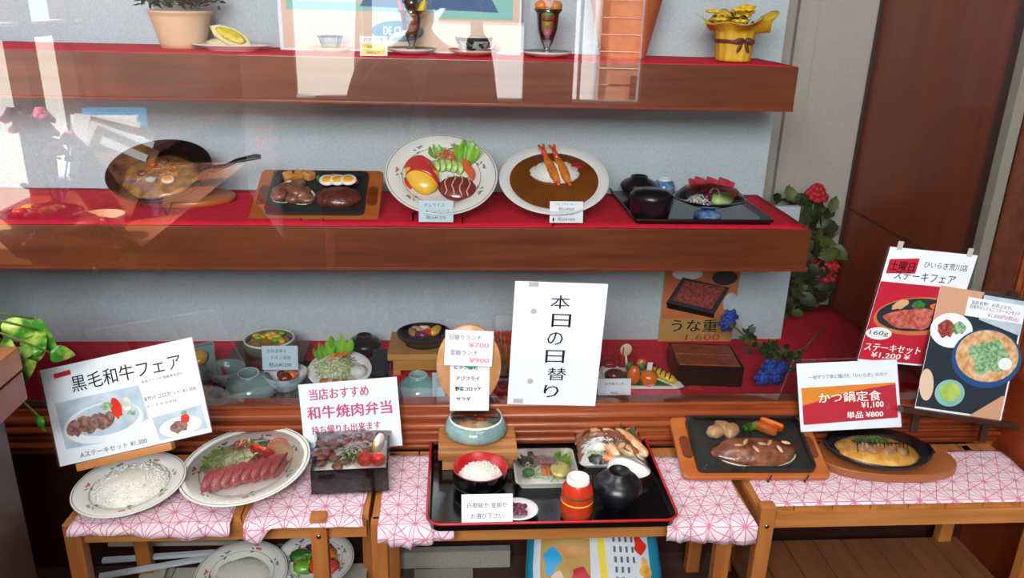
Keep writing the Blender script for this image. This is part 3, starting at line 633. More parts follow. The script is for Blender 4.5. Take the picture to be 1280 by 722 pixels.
# price tag
card('price_tag', 'white tag with two yellow price bars leaning on the top shelf poster', 467, 58, 34, 24, 1.735, [('パフェ各種', 0, .3, .24, 'ink', 'CENTER'), ('¥650より', 0, -.02, .2, 'ink', 'CENTER'), ('¥600より', 0, -.3, .2, 'ink', 'CENTER')], 'paper')
t = [o for o in bpy.data.objects if o.name == 'price_tag'][0]; b = B(); b.rect(-.024, -.004, .024, .006, .0002, 'yellow_tag'); b.rect(-.024, -.016, .024, -.0055, .0002, 'yellow_tag'); b.obj('yellow_bars', t)
def saucer(label, px, py, wpx, m='white_china', m2='rim_green'):
    p = onY(px, 1.80, ZT); r = W(wpx/2, p); t = thing('saucer', label, 'saucer', p)
    b = B(); b.lathe([(0, 0), (r*.5, 0), (r*.9, .008), (r, .012), (r*.98, .013), (r*.5, .004), (0, .003)], m, 40); b.obj('saucer_body', t)
    b = B(); b.lathe([(r*.97, .0134), (r*.80, .0105)], m2, 40); b.obj('rim_band', t); return p, r
def parfait(label, px, saucer_p, H_, colors, s=1):
    t = thing('parfait', label, 'parfait', saucer_p+Vector((0, 0, .004)))
    b = B(); pr = [(0, 0), (.020, 0), (.020, .003), (.006, .010), (.007, .018), (.013, .03), (.020, H_*.55), (.0235, H_*.9), (.030, H_), (.0285, H_), (.0215, H_*.88), (.018, H_*.55), (.011, .033), (0, .028)]
    b.lathe([(q*s, z) for q, z in pr], 'cup_glass', 32); b.obj('parfait_glass', t)
    z0 = .030
    for i, (m, f) in enumerate(colors):
        z1 = z0+(H_-.03)*f; ra = lambda z: s*(.010+.0105*min(1, (z-.03)/(H_*.6)))
        b = B(); b.lathe([(0, z0), (ra(z0), z0), (ra(z1), z1), (0, z1)], m, 24); b.obj('layer', t); z0 = z1
    return t
sp, sr = saucer('green-rimmed white saucer under the chocolate parfait', 515, 63, 62)
t = parfait('dark chocolate parfait in a tulip glass in front of the oval sign', 515, sp, .085, [('choco', .22), ('parfait_cream', .25), ('straw_pink', .1), ('parfait_cream', .2), ('cream_sauce', .2)], .95)
b = B(); b.blob((0, 0, .098), (.015, .015, .018), 'choco', .15, 3, 1); b.obj('chocolate_ball', t)
b = B(); b.blob((-.022, 0, .092), (.005, .008, .022), 'shrimp_red', 0, ry=-.35); b.obj('strawberry_slice', t)
b = B(); b.blob((.022, 0, .088), (.008, .010, .02), 'filling', .2, ry=.35); b.obj('fruit_slice', t)
sp, sr = saucer('pinkish saucer under the dark patterned coffee cup', 592, 66, 64, 'print_peach', 'ink_red')
t = thing('coffee_cup', 'dark patterned coffee cup with a thin handle on the top shelf', 'cup', sp+Vector((0, 0, .004)))
bowl(t, W(23, sp), .034, 'cup_dark' if 'cup_dark' in MATS else 'celadon_grey', 'white_china', .5, name='cup_body')
b = B(); b.lathe([(W(23, sp)+.0006, .0343), (W(23, sp)*.97+.0008, .027)], 'iron_plate', 40); b.obj('dark_rim', t)
b = B(); b.tube([(.032, 0, .03), (.043, 0, .032), (.046, 0, .022), (.038, 0, .012), (.028, 0, .010)], .0018, 'white_china'); b.obj('handle', t)
sp, sr = saucer('green-rimmed white saucer under the tall strawberry parfait', 683, 69, 64)
t = parfait('strawberry parfait in a fluted glass near the terracotta pot', 685, sp, .095, [('mousse_pink', .42), ('filling', .2), ('tomato', .1), ('lettuce_pale', .15), ('mousse', .1)], 1.05)
for i, (x, m) in enumerate(((-.015, 'carrot'), (.0, 'cream_sauce'), (.016, 'potato'))): b = B(); b.blob((x, 0, .102+.004*(i == 1)), (.014, .014, .011), m, .2, 4, i); b.obj('fruit', t)
p = onY(414, 1.80, ZT); r = W(28, p)
t = thing('tea_cup', 'clear glass cup with dark rim at the left of the advertising board', 'cup', p)
b = B(); b.lathe([(0, 0), (r*.5, 0), (r, .010), (r*.98, .011), (r*.5, .003), (0, .003)], 'print_peach', 36); b.obj('saucer', t)
b = B(); b.lathe([(.014, .004), (.019, .008), (.026, .032), (.0265, .034)], 'cup_glass', 32); b.obj('glass_body', t); b = B(); b.lathe([(.0268, .031), (.027, .034)], 'iron_plate', 32); b.obj('rim_band', t)
# big terracotta pot
p = onY(778, 1.83, ZT); r = W(27, p); k = W(44, p)
t = thing('terracotta_pot', 'tall flared terracotta pot standing on the top shelf', 'pot', p)
b = B(); b.lathe([(0, 0), (r, 0), (r*1.05, .004), (k, .125), (k*1.08, .13), (k*1.08, .155), (k*1.0, .155), (k*.9, .12), (0, .12)], 'terracotta', 48); b.obj('pot_body', t)
b = B(); b.lathe([(k*.93, .145), (0, .148)], 'soil'); b.obj('soil', t)
# yellow bouquet
p = onY(916, 1.78, ZT); r = W(22, p)
t = thing('yellow_bouquet', 'potted yellow flowers wrapped in yellow paper with a dark ribbon', 'flowers', p)
b = B(); 
def wr(u, v):
    a = u*TAU; fl = max(0, v-.55)/.45; q = r*(.92+.22*min(v, .55))+fl*fl*r*1.0*(1+.25*math.sin(a*4+1)+.2*math.sin(a*7)); z = .003+.062*min(v, .6)/.6*.9+fl*.026*(1+.5*math.sin(a*4+1)+.5*math.sin(5*a)); q *= 1+.03*math.sin(a*13)
    return (q*math.cos(a), q*math.sin(a), z)
b.grid(wr, 60, 18, 'wrap_yellow'); b.obj('wrapping_paper', t, solid=.0008)
b = B(); b.lathe([(r*1.09, .040), (r*1.11, .044), (r*1.09, .048)], 'ribbon', 40)
for s in (-1, 1): b.blob((s*.012+.006, -r*1.12, .046), (.012, .003, .006), 'ribbon', .1, ry=s*.3); b.blob((s*.008+.006, -r*1.1, .033), (.004, .002, .012), 'ribbon', .1, ry=-s*.4)
b.obj('ribbon_bow', t)
rr = random.Random(9)
for i in range(16):
    a = rr.random()*TAU; q = r*1.45*math.sqrt(rr.random()); x, y, z = q*math.cos(a), q*math.sin(a), .083+rr.uniform(0, .035); b = B()
    for k in range(5): b.blob((x+.010*math.cos(k*TAU/5), y+.010*math.sin(k*TAU/5), z), (.0095, .008, .004), 'flower_yellow', .1, sub=1, rz=k*TAU/5)
    b.blob((x, y, z+.003), (.004, .004, .004), 'egg_yolk', 0, sub=1); b.obj('blossom', t)
b = B()
for i in range(50):
    a = rr.random()*TAU; q = r*1.3*math.sqrt(rr.random()); c = Vector((q*math.cos(a), q*math.sin(a), .065+.035*rr.random())); d = Vector((rr.uniform(-1, 1), rr.uniform(-1, 1), rr.uniform(0, 1))).normalized()*.009; e = d.orthogonal().normalized()*.004
    b.add([c, c+d+e, c+d*2, c+d-e], [(0, 1, 2, 3)], 'leaf_dark')
b.obj('leaves', t, kind='stuff')

# ================================================================== MIDDLE SHELF
# frying pan on a round board
p, r = seat(203, 222, 128, ZM, 30, .95, .008)
t = thing('frying_pan', 'black iron frying pan of noodles and egg, tilted on a round wooden board', 'frying pan', p, (R(30), 0, R(-4)))
b = B(); b.lathe([(0, 0), (r*.8, 0), (r*.98, .022), (r, .024), (r*.95, .024), (r*.78, .005), (0, .004)], 'black_iron', 56, sy=.9); b.obj('pan_body', t)
b = B(); b.tube([(r*.95, .008, .02), (r*1.25, .02, .022), (r*1.45, .028, .03), (r*1.8, .04, .032), (r*1.9, .042, .031)], [.012, .006, .0065, .009, .006], 'black_iron', 10, flat=.5); b.obj('handle', t)
b = B(); b.blob((-.0, -.004, .006), (r*.72, r*.62, .013), 'noodle', .15, 3, 4, flat0=0); b.obj('noodles', t)
shreds(t, 'noodle_strands', (0, 0, .008), (r*.6, r*.52, .014), ['noodle', 'fried', 'chicken'], 90, .03, .0012, 4)
for x, y, m in ((-.02, .02, 'tomato'), (-.035, -.01, 'hamburger'), (.0, .03, 'stew_meat'), (-.01, -.03, 'onion')): b = B(); b.blob((x, y, .022), (.012, .009, .005), m, .3, 3, int(x*900), 2); b.obj('topping', t)
eggslice(t, (.028, -.03, .02), .014)
b = B(); b.lathe([(r*.97, .0245), (r*.6, .034), (0, .038)], 'wrap_film', 30, sy=.9); b.obj('plastic_wrap', t)
wirestand(t, (.038,), -r*.9, 0, .016)
p2 = atZ(220, 250, ZM); t = thing('round_board', 'round wooden board under the frying pan', 'board', (p2.x+.025, p2.y+.0, ZM), (R(0), 0, 0))
b = B(); b.lathe([(0, 0), (r*.92, 0), (r*.95, .003), (r*.95, .012), (r*.92, .014), (0, .014)], 'tray_wood', 48, sy=.72); b.obj('board_body', t)
# double hot plate
p, r = seat(398, 243, 155, ZM, 24, .40, .012)
t = thing('hot_plate', 'wooden tray with an iron plate of beef, hamburger and egg slices on wire stand', 'hot plate dish', p, (R(24), 0, R(0)))
w_ = 2*r; d_ = W(66, p)/math.sin(R(24+14)); sizzle(t, w_, d_*.98); ironplate(t, w_*.77, d_*.78)
for i, (x, y) in enumerate(((-.068, .040), (-.046, .044), (-.024, .046))): b = B(); b.box((x, y, .018), (.022, .022, .018), 'potato', .005, rz=.5+i, rx=.3); b.obj('fried_potato', t)
for i in range(10): b = B(); b.blob((-.052+rnd.uniform(-.034, .032), -.010+rnd.uniform(-.024, .024), .014+.005*(i % 3)), (.021, .016, .010), 'stew_meat', .35, 3, i, 2, rz=i); b.obj('beef_piece', t)
for x, y, q in ((-.072, -.018, .024), (-.030, -.022, .026), (-.06, .008, .022)): b = B(); b.tube([(x+q*math.cos(a), y+q*.8*math.sin(a), .010+.006*math.sin(a)) for a in [k*TAU/16 for k in range(17)]], .0026, 'onion', 6, cap=False); b.obj('onion_ring', t)
b = B(); b.blob((.046, -.022, .006), (.052, .034, .022), 'hamburger', .08, 3, 2, flat0=0); b.obj('hamburger_steak', t)
for i in range(3): eggslice(t, (.022+.023*i, .010-.003*i, .030+.003*i), .0185, 10)
broccoli(t, (.002, .038, .004), .014)
carrot(t, (.046, .046, .014), .046, .0055, -14); carrot(t, (.066, .038, .014), .042, .0055, -30)
wirestand(t, (-.024, .022), -d_*.49, -.002, .014); rests(t, 24, ZM, .03, .045)
# omelette plate
p, r = seat(552, 224, 140, ZM, 40, .86, .010)
t = thing('omelette_plate', 'oval flowered plate with ketchup omelette, salad and sauced hamburger, propped upright', 'plate', p, (Matrix.Rotation(R(40), 3, 'X') @ Matrix.Rotation(R(-4), 3, 'Z')).to_euler())
plate(t, r, r*.90); K = r/.12*1.14
b = B(); b.blob((-.036*K, -.002*K, .014), (.030*K, .045*K, .022), 'omelette', .06, 2, 3, rz=R(24), flat0=-.012); b.obj('omelette', t)
b = B(); b.grid(lambda u, v: ((-.036+.031*(2*u-1)+.004*math.sin(v*6))*K, (-.004+.018*(2*v-1)*(1-.3*abs(2*u-1))+.012*(1-(2*u-1)**2)+.016*(2*u-1)*-.6)*K, .015+.0250*math.sqrt(max(0, 1-(2*u-1)**2))), 24, 10, 'ketchup'); b.obj('ketchup', t, solid=.003)
b = B(); b.blob((-.064*K, -.018*K, .006), (.016*K, .010*K, .004), 'ketchup', .2, 3, 5, rz=-.9); b.obj('ketchup_pool', t)
b = B(); b.blob((.032*K, -.026*K, .010), (.036*K, .028*K, .014), 'hamburger_sauce' if 'hamburger_sauce' in MATS else 'tuna', .05, 2, 6, flat0=-.006); b.obj('hamburger_steak', t)
for i in range(4): b = B(); b.tube([((.010+.014*i+.003*math.sin(j*1.7+i))*K, (-.046+.009*j)*K, .011+.013*math.sqrt(max(0, 1-((j-2.4)/3)**2)*max(0, 1-((i-1.5)/2.2)**2))+.001) for j in range(6)], .0014, 'cream_sauce', 6); b.obj('sauce_line', t)
for i in range(5): b = B(); b.lathe([(0, 0), (.012*K, 0), (.012*K, .003), (0, .003)], 'cucumber', 20, sx=.75); b.lathe([(.0122*K, -.0002), (.0124*K, .0032)], 'cucumber_skin', 20, sx=.75); o = b.obj('cucumber_slice', t); o.location = ((-.012+.011*i)*K, .026*K-.003*abs(i-2), .012); o.rotation_euler = (R(18), R(-30), R(10))
shreds(t, 'onion_shreds', (.004*K, .05*K, .008), (.022*K, .014*K, .012), ['onion', 'tomato_pale', 'carrot'], 60, .02, .0011, 3)
leafy(t, (.04*K, .03*K, .006), .05*K, .045*K, 'lettuce', 2, rx=40, rz=-12); leafy(t, (-.012*K, .045*K, .004), .03*K, .025*K, 'lettuce', 5, rx=30, rz=20)
tomato_wedge(t, (.050*K, .014*K, .012), .020*K, -55, 20); tomato_wedge(t, (.044*K, .028*K, .012), .018*K, -65, 20)
wirestand(t, (.045*K, -.045*K), -r*.84, 0, .022); rests(t, 40, ZM, .03, .08)
card('price_card', 'pale blue card reading omelette rice at the omelette plate', 545, 264, 43, 26, 1.628, [('オムライス', -.05, .28, .24, 'ink_grey', 'CENTER'), ('&ハンバーグ', .05, 0, .24, 'ink_grey', 'CENTER'), ('税込¥1210', 0, -.3, .24, 'ink', 'CENTER')], tilt=78, group='price cards on the middle shelf')
# curry
p, r = seat(692, 232, 137, ZM, 27, 1.0, .010)
t = thing('curry_plate', 'round white plate of brown curry and rice with two fried shrimps', 'plate', p, (R(27), 0, R(-6)))
plate(t, r, r, 'white_china', False, hgt=.022); K = r/.12
b = B(); b.lathe([(0, .0175), (.099*K, .0175), (.103*K, .0155)], 'curry', 48, c=(0, -.006*K, 0)); b.obj('curry_sauce', t)
rice(t, (.002, .022*K, .012), (.056*K, .036*K, .026), 420)
for i, x in enumerate((-.012, .012)):
    b = B(); b.blob((0, 0, 0), (.0105*K, .046*K, .009*K), 'fried', .2, 4, i); o = b.obj('fried_shrimp', t); o.location = ((x+.006)*K, .016*K, .033); o.rotation_euler = (R(4), 0, R(19))
    b = B(); b.tube([(0, 0, 0), (0, .018*K, .002), (0, .032*K, .004)], [.0055*K, .0062*K, .003*K], 'shrimp_red', 8)
    for s in (-1, 1): b.blob((s*.004, .036*K, .005), (.0035, .010, .002), 'shrimp_red', 0, sub=2, rz=-s*.25)
    o.select_set(False); o2 = b.obj('shrimp_tail', o); o2.location = (0, .034*K, 0)
    b = B(); b.blob((0, -.043*K, 0), (.005*K, .010*K, .004*K), 'shrimp_red', .1, 3, i); b.obj('shrimp_head', o)
b = B(); 
for i in range(5): b.blob((.052*K+rnd.uniform(-.01, .01), .046*K+rnd.uniform(-.006, .006), .020), (.010, .007, .005), 'pickle_red', .3, 3, i, 2)
b.obj('red_pickles', t); wirestand(t, (.0,), -r*.96, 0, .014); rests(t, 27, ZM, .04, .05)
card('price_card', 'white card with two prices leaning against the curry plate', 708, 265, 42, 26, 1.618, [('エビフライ カレー', 0, .36, .15, 'ink_grey', 'CENTER'), ('税込¥950', 0, .13, .22, 'ink', 'CENTER'), ('エビフライ カレー', 0, -.12, .15, 'ink_grey', 'CENTER'), ('税込¥1000', 0, -.34, .22, 'ink', 'CENTER')], 'paper', 78, group='price cards on the middle shelf')
# lacquer tray with sashimi set
pf, pb = atZ(870, 281, ZM), atZ(848, 240, ZM); wt = W(172, pf)
tray('lacquer_tray', 'black lacquer tray with raised edge on the middle shelf', Vector(((pf.x+pb.x)/2-.003, (pf.y+pb.y)/2, ZM)), wt, (pb.y-pf.y)*.97, .010, 'lacquer_black', 'lacquer_maroon', r=.006)
zt = ZM+.006
p = atZ(797, 247, zt); t = thing('soup_bowl', 'small black lidded soup bowl at the back of the sashimi tray', 'bowl', p); lidded(t, W(22, p), .052, 'lacquer_soft')
p = atZ(812, 270, zt); t = thing('rice_bowl', 'larger black ribbed lidded bowl in front on the sashimi tray', 'bowl', p); r = W(26, p)
b = B(); b.lathe([(0, 0), (r*.9, 0), (r*.93, .010), (r*.97, .012), (r*.97, .022), (r*.98, .023), (r*.98, .034), (r, .035), (r, .045)], 'lacquer_soft', 44); b.obj('bowl', t)
b = B(); b.lathe([(r*1.02, .043), (r*1.02, .049), (r*.8, .058), (r*.3, .062), (0, .062)], 'lacquer_soft', 44); b.obj('lid', t)
p = atZ(829, 243, zt); t = thing('teacup', 'blue and white teacup upturned at the back of the sashimi tray', 'cup', p); r = W(13.5, p)
b = B(); b.lathe([(r*.8, 0), (r*.98, .004), (r, .020), (r*.85, .032), (r*.6, .036)], 'cup_blue', 32); b.obj('cup', t)
b = B(); b.lathe([(r*1.0, .012), (r*1.01, .014), (r*1.0, .016)], 'ink_pink', 32); b.obj('painted_band', t); b = B(); b.lathe([(r*.62, .035), (r*.58, .041), (r*.5, .041), (r*.45, .037), (0, .037)], 'white_china', 32); b.obj('foot_ring', t)
p = atZ(884, 271, zt); t = thing('sashimi_dish', 'clear glass dish of sashimi on a blue foot', 'dish', p); r = W(46, p)
b = B(); b.lathe([(0, 0), (.030, 0), (.030, .008), (.016, .016), (.015, .026), (0, .026)], 'cup_blue', 36); b.obj('foot', t)
b = B(); b.lathe([(0, .026), (r*.6, .030), (r, .044), (r*1.01, .0455), (r*.95, .045), (r*.55, .032), (0, .029)], 'cup_glass', 48, sy=.9); b.lathe([(r*.99, .043), (r*1.01, .046)], 'black_iron', 48, sy=.9); b.obj('glass_dish', t)
for i in range(7): b = B(); b.box((-.030+.012*i, .020-.002*i, .066+.005*(i % 2)), (.024, .032, .007), 'tuna', .002, rz=.3-.1*i, rx=.7, ry=.3); b.obj('tuna_slice', t)
for i in range(4): b = B(); b.lathe([(0, 0), (.014, 0), (.014, .003), (0, .003)], 'cucumber', 20); o = b.obj('cucumber_slice', t); o.location = (.012+.008*i, -.018+.002*i, .046); o.rotation_euler = (R(50), R(-20+8*i), 0)
tomato_wedge(t, (.046, .0, .054), .021, -70, 30); tomato_wedge(t, (.054, .006, .054), .019, -80, 30)
b = B(); b.tube([(.004+.011*math.cos(a), -.018, .056+.013*math.sin(a)) for a in [k*TAU/14 for k in range(15)]], .002, 'daikon', 6, cap=False); b.obj('onion_ring', t)
b = B(); b.blob((-.010, -.018, .048), (.011, .008, .012), 'pickle', .2); b.obj('pickle', t)
shreds(t, 'daikon_shreds', (-.030, -.018, .040), (.022, .014, .014), 'daikon', 60, .018, .001, 6)
b = B(); b.lathe([(r*.96, .046), (r*.7, .066), (0, .076)], 'wrap_film', 30, sy=.9); b.obj('plastic_wrap', t)
# roses in the recess beyond the shelf end
p = Vector((1.03, 2.12, ZC)); q = atY(1003, 288, 2.10)
flowers('rose_bouquet', 'tall bunch of red roses behind the right ends of the shelves', 'flowers', (q.x, 2.12, ZC), 7, 'rose_red', ['leaf_dark', 'leaf_olive', 'leaf_dark'], (.085, .05, .13), q.z-ZC, 22, .042, nl=260, leaf=.055)
# ================================================================== CASE FLOOR (lowest level)
# unaju poster pinned to the lower backing board
t, w_, h_ = sheet4('food_poster', 'poster of grilled eel in a lacquer box pinned on the lower backing board', 'poster', ((822, 440), (912, 441), (926, 338), (830, 338)), 1.966, m='print_tan')
b = B(); b.rect(-w_/2+.003, -h_*.08, w_/2-.003, h_/2-.002, .0004, 'terracotta'); b.ell(-w_*.2, h_*.46, w_*.2, h_*.07, .0007, 'print_white'); b.ell(w_*.3, h_*.42, w_*.17, h_*.09, .0007, 'print_dark'); b.ell(w_*.42, h_*.12, w_*.1, h_*.12, .0007, 'print_bluegrey')
b.poly([(-w_*.44, h_*.12), (w_*.22, -h_*.02), (w_*.38, h_*.30), (-w_*.26, h_*.42)], .001, 'print_dark'); b.poly([(-w_*.36, h_*.15), (w_*.17, h_*.04), (w_*.32, h_*.30), (-w_*.22, h_*.38)], .0013, 'print_eel')
b.poly([(-w_*.44, h_*.12), (w_*.22, -h_*.02), (w_*.22, -h_*.07), (-w_*.42, h_*.05)], .001, 'lacquer_black'); b.obj('printed_picture', t)
tb(t, w_, h_, 'うな重', .47, .66, .62, .15, 'ink', bold=.05); tb(t, w_, h_, '1,600', .60, .81, .46, .09, 'ink_red', bold=.03)
# black tray on the left with the set meal
zt = ZC+.006
pl, pr_ = atZ(262, 500, ZC), atZ(478, 498, ZC)
tray('lacquer_tray', 'wide black lacquer tray under the rice pot at the left of the case floor', ((pl.x+pr_.x)/2, 1.70, ZC), (pr_.x-pl.x)+.01, .26, .008, 'lacquer_black', r=.01)
p = atZ(232, 474, ZC); t = thing('square_dish', 'celadon square dish of cucumber and omelette, half behind the beef fair sign', 'dish', p+Vector((0, 0, .028)), (R(30), R(-8), R(14)))
b = B(); b.prism(rrect(-.07, -.05, .07, .05, .008), 0, .003, 'celadon_grey')
for a_, c_, d_ in (((0, .053, .006), (.145, .003, .012), 0), ((0, -.053, .006), (.145, .003, .012), 0), ((.072, 0, .006), (.003, .105, .012), 0), ((-.072, 0, .006), (.003, .105, .012), 0)): b.box(a_, c_, 'celadon_grey', .001)
b.obj('dish_body', t)
b = B(); b.blob((.035, .012, .014), (.022, .022, .012), 'egg_stew', .15); b.obj('omelette', t)
for i in range(2): b = B(); b.lathe([(0, 0), (.022, 0), (.022, .004), (0, .004)], 'cucumber', 24); b.lathe([(.0222, -.0003), (.0224, .0043)], 'cucumber_skin', 24); o = b.obj('cucumber_slice', t); o.location = (.012+.008*i, -.01, .012); o.rotation_euler = (0, R(60), 0)
p = atZ(286, 488, ZC); t = thing('side_bowl', 'grey-blue bowl with a red stripe behind the upturned celadon bowl at left', 'bowl', p+Vector((-.012, .03, .006))); bowl(t, .045, .04, 'blue_china', 'celadon_grey')
b = B(); b.tube([(.03, -.045, .005), (-.0, -.03, .055)], .0035, 'lacquer_red', 6); b.obj('red_stripe', t)
# wooden board and rice pot
p = atZ(338, 452, zt); t = thing('wooden_board', 'dark brown square wooden stand under the green rice pot', 'board', p)
w_ = W(92, p); b = B(); b.box((0, 0, .024), (w_, .125, .012), 'brown_board', .001); b.box((0, -.02, .009), (w_*.8, .08, .018), 'brown_board', .001); b.obj('board_body', t)
t = thing('rice_pot', 'olive green round pot of golden rice behind a price card', 'pot', p+Vector((.002, 0, .030))); r = W(31, p)
b = B(); b.lathe([(0, 0), (r*.85, 0), (r, .012), (r*.98, .032), (r*.93, .034), (r*.92, .026), (0, .024)], 'olive_pot', 48); b.lathe([(r*.985, .032), (r*.955, .036), (r*.92, .033)], 'white_china', 48); b.obj('pot_body', t)
b = B(); b.blob((0, 0, .024), (r*.88, r*.88, .010), 'noodle', .1, 3, 1); b.obj('rice', t)
for i in range(12): b = B(); b.blob((rnd.uniform(-.6, .6)*r, rnd.uniform(-.5, .5)*r, .036), (.010, .008, .005), ('omelette', 'omelette', 'lettuce')[i % 3], .35, 3, i, 2); b.obj('topping', t)
card('price_card', 'pale blue card in front of the green rice pot', 350, 447, 44, 30, 1.69, [('五目釜飯と', -.08, .28, .2, 'ink_grey', 'CENTER'), ('チキン南蛮', .02, 0, .2, 'ink_grey', 'CENTER'), ('税込¥1200', 0, -.3, .24, 'ink', 'CENTER')], tilt=80)
p = atZ(311, 494, zt); t = thing('upturned_bowl', 'grey-green bowl upside down at the left front of the case floor', 'bowl', p+Vector((0, .02, 0)), (R(8), 0, 0)); downbowl(t, W(31, p), .048, 'celadon_grey')
b = B()
for k in range(3): b.tube([(.012+.008*k, -.040+.004*k, .014), (.022+.006*k, -.034, .026), (.026+.006*k, -.026, .034)], .0012, 'cup_blue', 5, flat=.4)
b.obj('painted_strokes', t)
p = atZ(357, 487, zt); t = thing('dessert_bowl', 'small white-blue bowl with glossy orange pudding', 'bowl', p+Vector((0, .012, 0))); r = W(27, p); bowl(t, r, .040, 'blue_china', 'white_china')
for x, y, m, s_ in ((.0, -.006, 'box_red', .016), (.012, .006, 'carrot', .014), (-.012, .008, 'pickle', .010)): b = B(); b.blob((x, y, .030), (s_, s_, .010), m, .15, 2); b.obj('pudding', t)
# salad plate
p = atZ(425, 478, zt); t = thing('salad_dish', 'plate of shredded cabbage, lettuce and carrot above the handwritten pink sign', 'salad', p+Vector((.0, .01, .02)), (R(22), 0, 0)); plate(t, .075, .062, 'white_china', False)
leafy(t, (-.004, .034, .012), .075, .052, 'lettuce', 3, rx=52, rz=4); leafy(t, (-.034, .022, .012), .05, .045, 'lettuce', 7, rx=52, rz=18)
b = B(); b.blob((-.012, .004, .008), (.040, .034, .024), 'cabbage', .1, 3, 2, flat0=0); b.obj('cabbage_core', t)
shreds(t, 'shredded_cabbage', (-.012, .004, .016), (.042, .034, .024), ['cabbage', 'cabbage', 'lettuce_pale'], 190, .036, .0011, 2)
for i in range(10): b = B(); b.tube([(-.030+.003*i, .002+.002*i, .030+.001*i), (-.012+.004*i, .024+rnd.uniform(-.004, .004), .040), (.008+.002*i, .026, .038)], .0014, 'carrot', 5); b.obj('carrot_strip', t)
b = B(); b.blob((.045, -.012, .018), (.020, .018, .016), 'mushroom', .05); b.obj('mushroom', t)
for i in range(6): b = B(); b.blob((-.03+.012*i, -.040, .014), (.012, .009, .008), 'cream_sauce' if i % 2 else 'fried', .3, 3, i, 2); b.obj('sauced_chicken', t)
p = atZ(456, 443, zt); t = thing('soup_bowl', 'black lidded soup bowl behind the shredded salad', 'bowl', p); lidded(t, W(20.5, p), .052, 'lacquer_soft')
p = atZ(474, 470, ZC); t = thing('black_box', 'black lacquer box lid standing right of the white mushroom', 'box', p+Vector((0, .02, .01)))
b = B(); b.box((0, 0, .016), (.035, .07, .03), 'print_dark', .002, rx=.3); b.obj('lid_body', t)
# wooden block with black bowl
p = atZ(525, 462, ZC); t = thing('wooden_stand', 'light wooden block stand under the black food bowl, left of the round lid', 'stand', p+Vector((-.0, .03, 0)))
w_ = W(76, p); b = B(); b.box((0, 0, .052), (w_, .14, .016), 'block_wood', .002); b.obj('top_plank', t)
for s_ in (-1, 1): b = B(); b.box((s_*w_*.36, -.0, .022), (.018, .12, .044), 'block_wood', .001); b.obj('foot', t)
b = B(); b.box((0, -.058, .030), (w_*.74, .012, .03), 'block_wood', .001); b.obj('apron', t)
t = thing('food_bowl', 'black shallow bowl of noodles and shrimp on the light wooden stand', 'bowl', p+Vector((.010, .03, .060))); r = W(34, p); bowl(t, r, .028, 'lacquer_soft', 'lacquer_soft', .7, sy=.95)
for x, y, m in ((-.028, 0, 'noodle'), (-.015, .016, 'chicken'), (.005, -.006, 'shrimp_red'), (.012, .008, 'tomato_pale'), (.026, .004, 'omelette'), (.03, .018, 'omelette'), (.0, .02, 'daikon'), (-.008, -.014, 'pickle')): b = B(); b.blob((x, y, .028), (.019, .012, .009), m, .3, 3, int(x*999), 2, rz=x*40); b.obj('topping', t)
p = atZ(523, 496, ZC); t = thing('upturned_bowl', 'bright celadon bowl upside down behind the sill, left of the round lid', 'bowl', p+Vector((0, .01, 0))); downbowl(t, W(27, p), .050, 'celadon')
b = B(); b.box((atY(548, 443, 1.60).x, 1.60, ZC+.045), (.028, .0015, .085), 'paper_blue'); o = b.obj('price_card'); tag(o, 'pale blank card edge showing left of the round wooden lid', 'price card')
# fried shrimp dish
p = atZ(633, 476, ZC); t = thing('shrimp_dish', 'black dish with upright fried shrimps between round lid and white poster', 'dish', p+Vector((-.008, .03, .0)))
b = B(); b.lathe([(0, 0), (.032, 0), (.042, .028), (.040, .030), (.030, .006), (0, .006)], 'lacquer_soft', 40); b.obj('dish_body', t)
for x in (-.010, .008, .020):
    b = B(); b.tube([(x, 0, .02), (x+.001, .008, .06), (x-.002, .012, .085)], [.010, .010, .007], 'fried', 10); o = b.obj('fried_shrimp', t)
    b = B(); b.tube([(x-.002, .012, .083), (x-.005, .014, .100)], [.008, .005], 'shrimp_red', 8)
    for s_ in (-1, 1): b.blob((x-.005+s_*.004, .014, .106), (.004, .003, .008), 'shrimp_red', 0, sub=2)
    b.obj('shrimp_tail', o)
b = B(); b.box((p.x-.002, 1.80, .56), (.045, .0015, .13), 'paper_grey'); tag(b.obj('menu_card'), 'pale grey card standing behind the upright fried shrimps', 'card')
# children's plate
p = atZ(800, 484, ZC); t = thing('childrens_plate', 'small leaf-shaped plate with spoon, carrot shapes and striped omelette roll', 'plate', p+Vector((.0, .012, .012)), (R(12), 0, 0))
w_ = W(108, p)
b = B(); b.prism([(-w_*.55, -.03), (w_*.40, -.034), (w_*.5, -.026), (w_*.47, -.008), (w_*.1, .045), (-w_*.3, .05), (-w_*.58, .02)], 0, .004, 'white_china'); o = b.obj('plate_body', t); o.modifiers.new('b', 'BEVEL').width = .0015
b = B(); b.prism([(-w_*.4, -.022), (w_*.36, -.027), (w_*.0, .03), (-w_*.4, .03)], .004, .0048, 'herb'); b.obj('green_print', t)
b = B(); b.tube([(.030, .03, .014), (.050, .012, .014), (.074, -.010, .012), (.084, -.018, .010)], [.010, .013, .012, .006], 'omelette', 12, flat=.8); b.obj('omelette_roll', t)
for k in range(5): b = B(); x, y = .036+.009*k, .026-.0085*k; b.tube([(x-.006, y-.010, .018), (x, y, .0275-.0005*k), (x+.008, y+.006, .018)], .0018, 'nori', 6); b.obj('seaweed_stripe', t)
b = B(); b.blob((-.062, .0, .018), (.024, .018, .014), 'hamburger', .1, 3, 2); b.obj('hamburger_steak', t)
rice(t, (-.068, .026, .006), (.024, .020, .026), 120, seed=4)
b = B(); b.blob((-.070, .026, .034), (.020, .016, .010), 'pickle_red', .3, 4, 3); b.obj('ketchup', t)
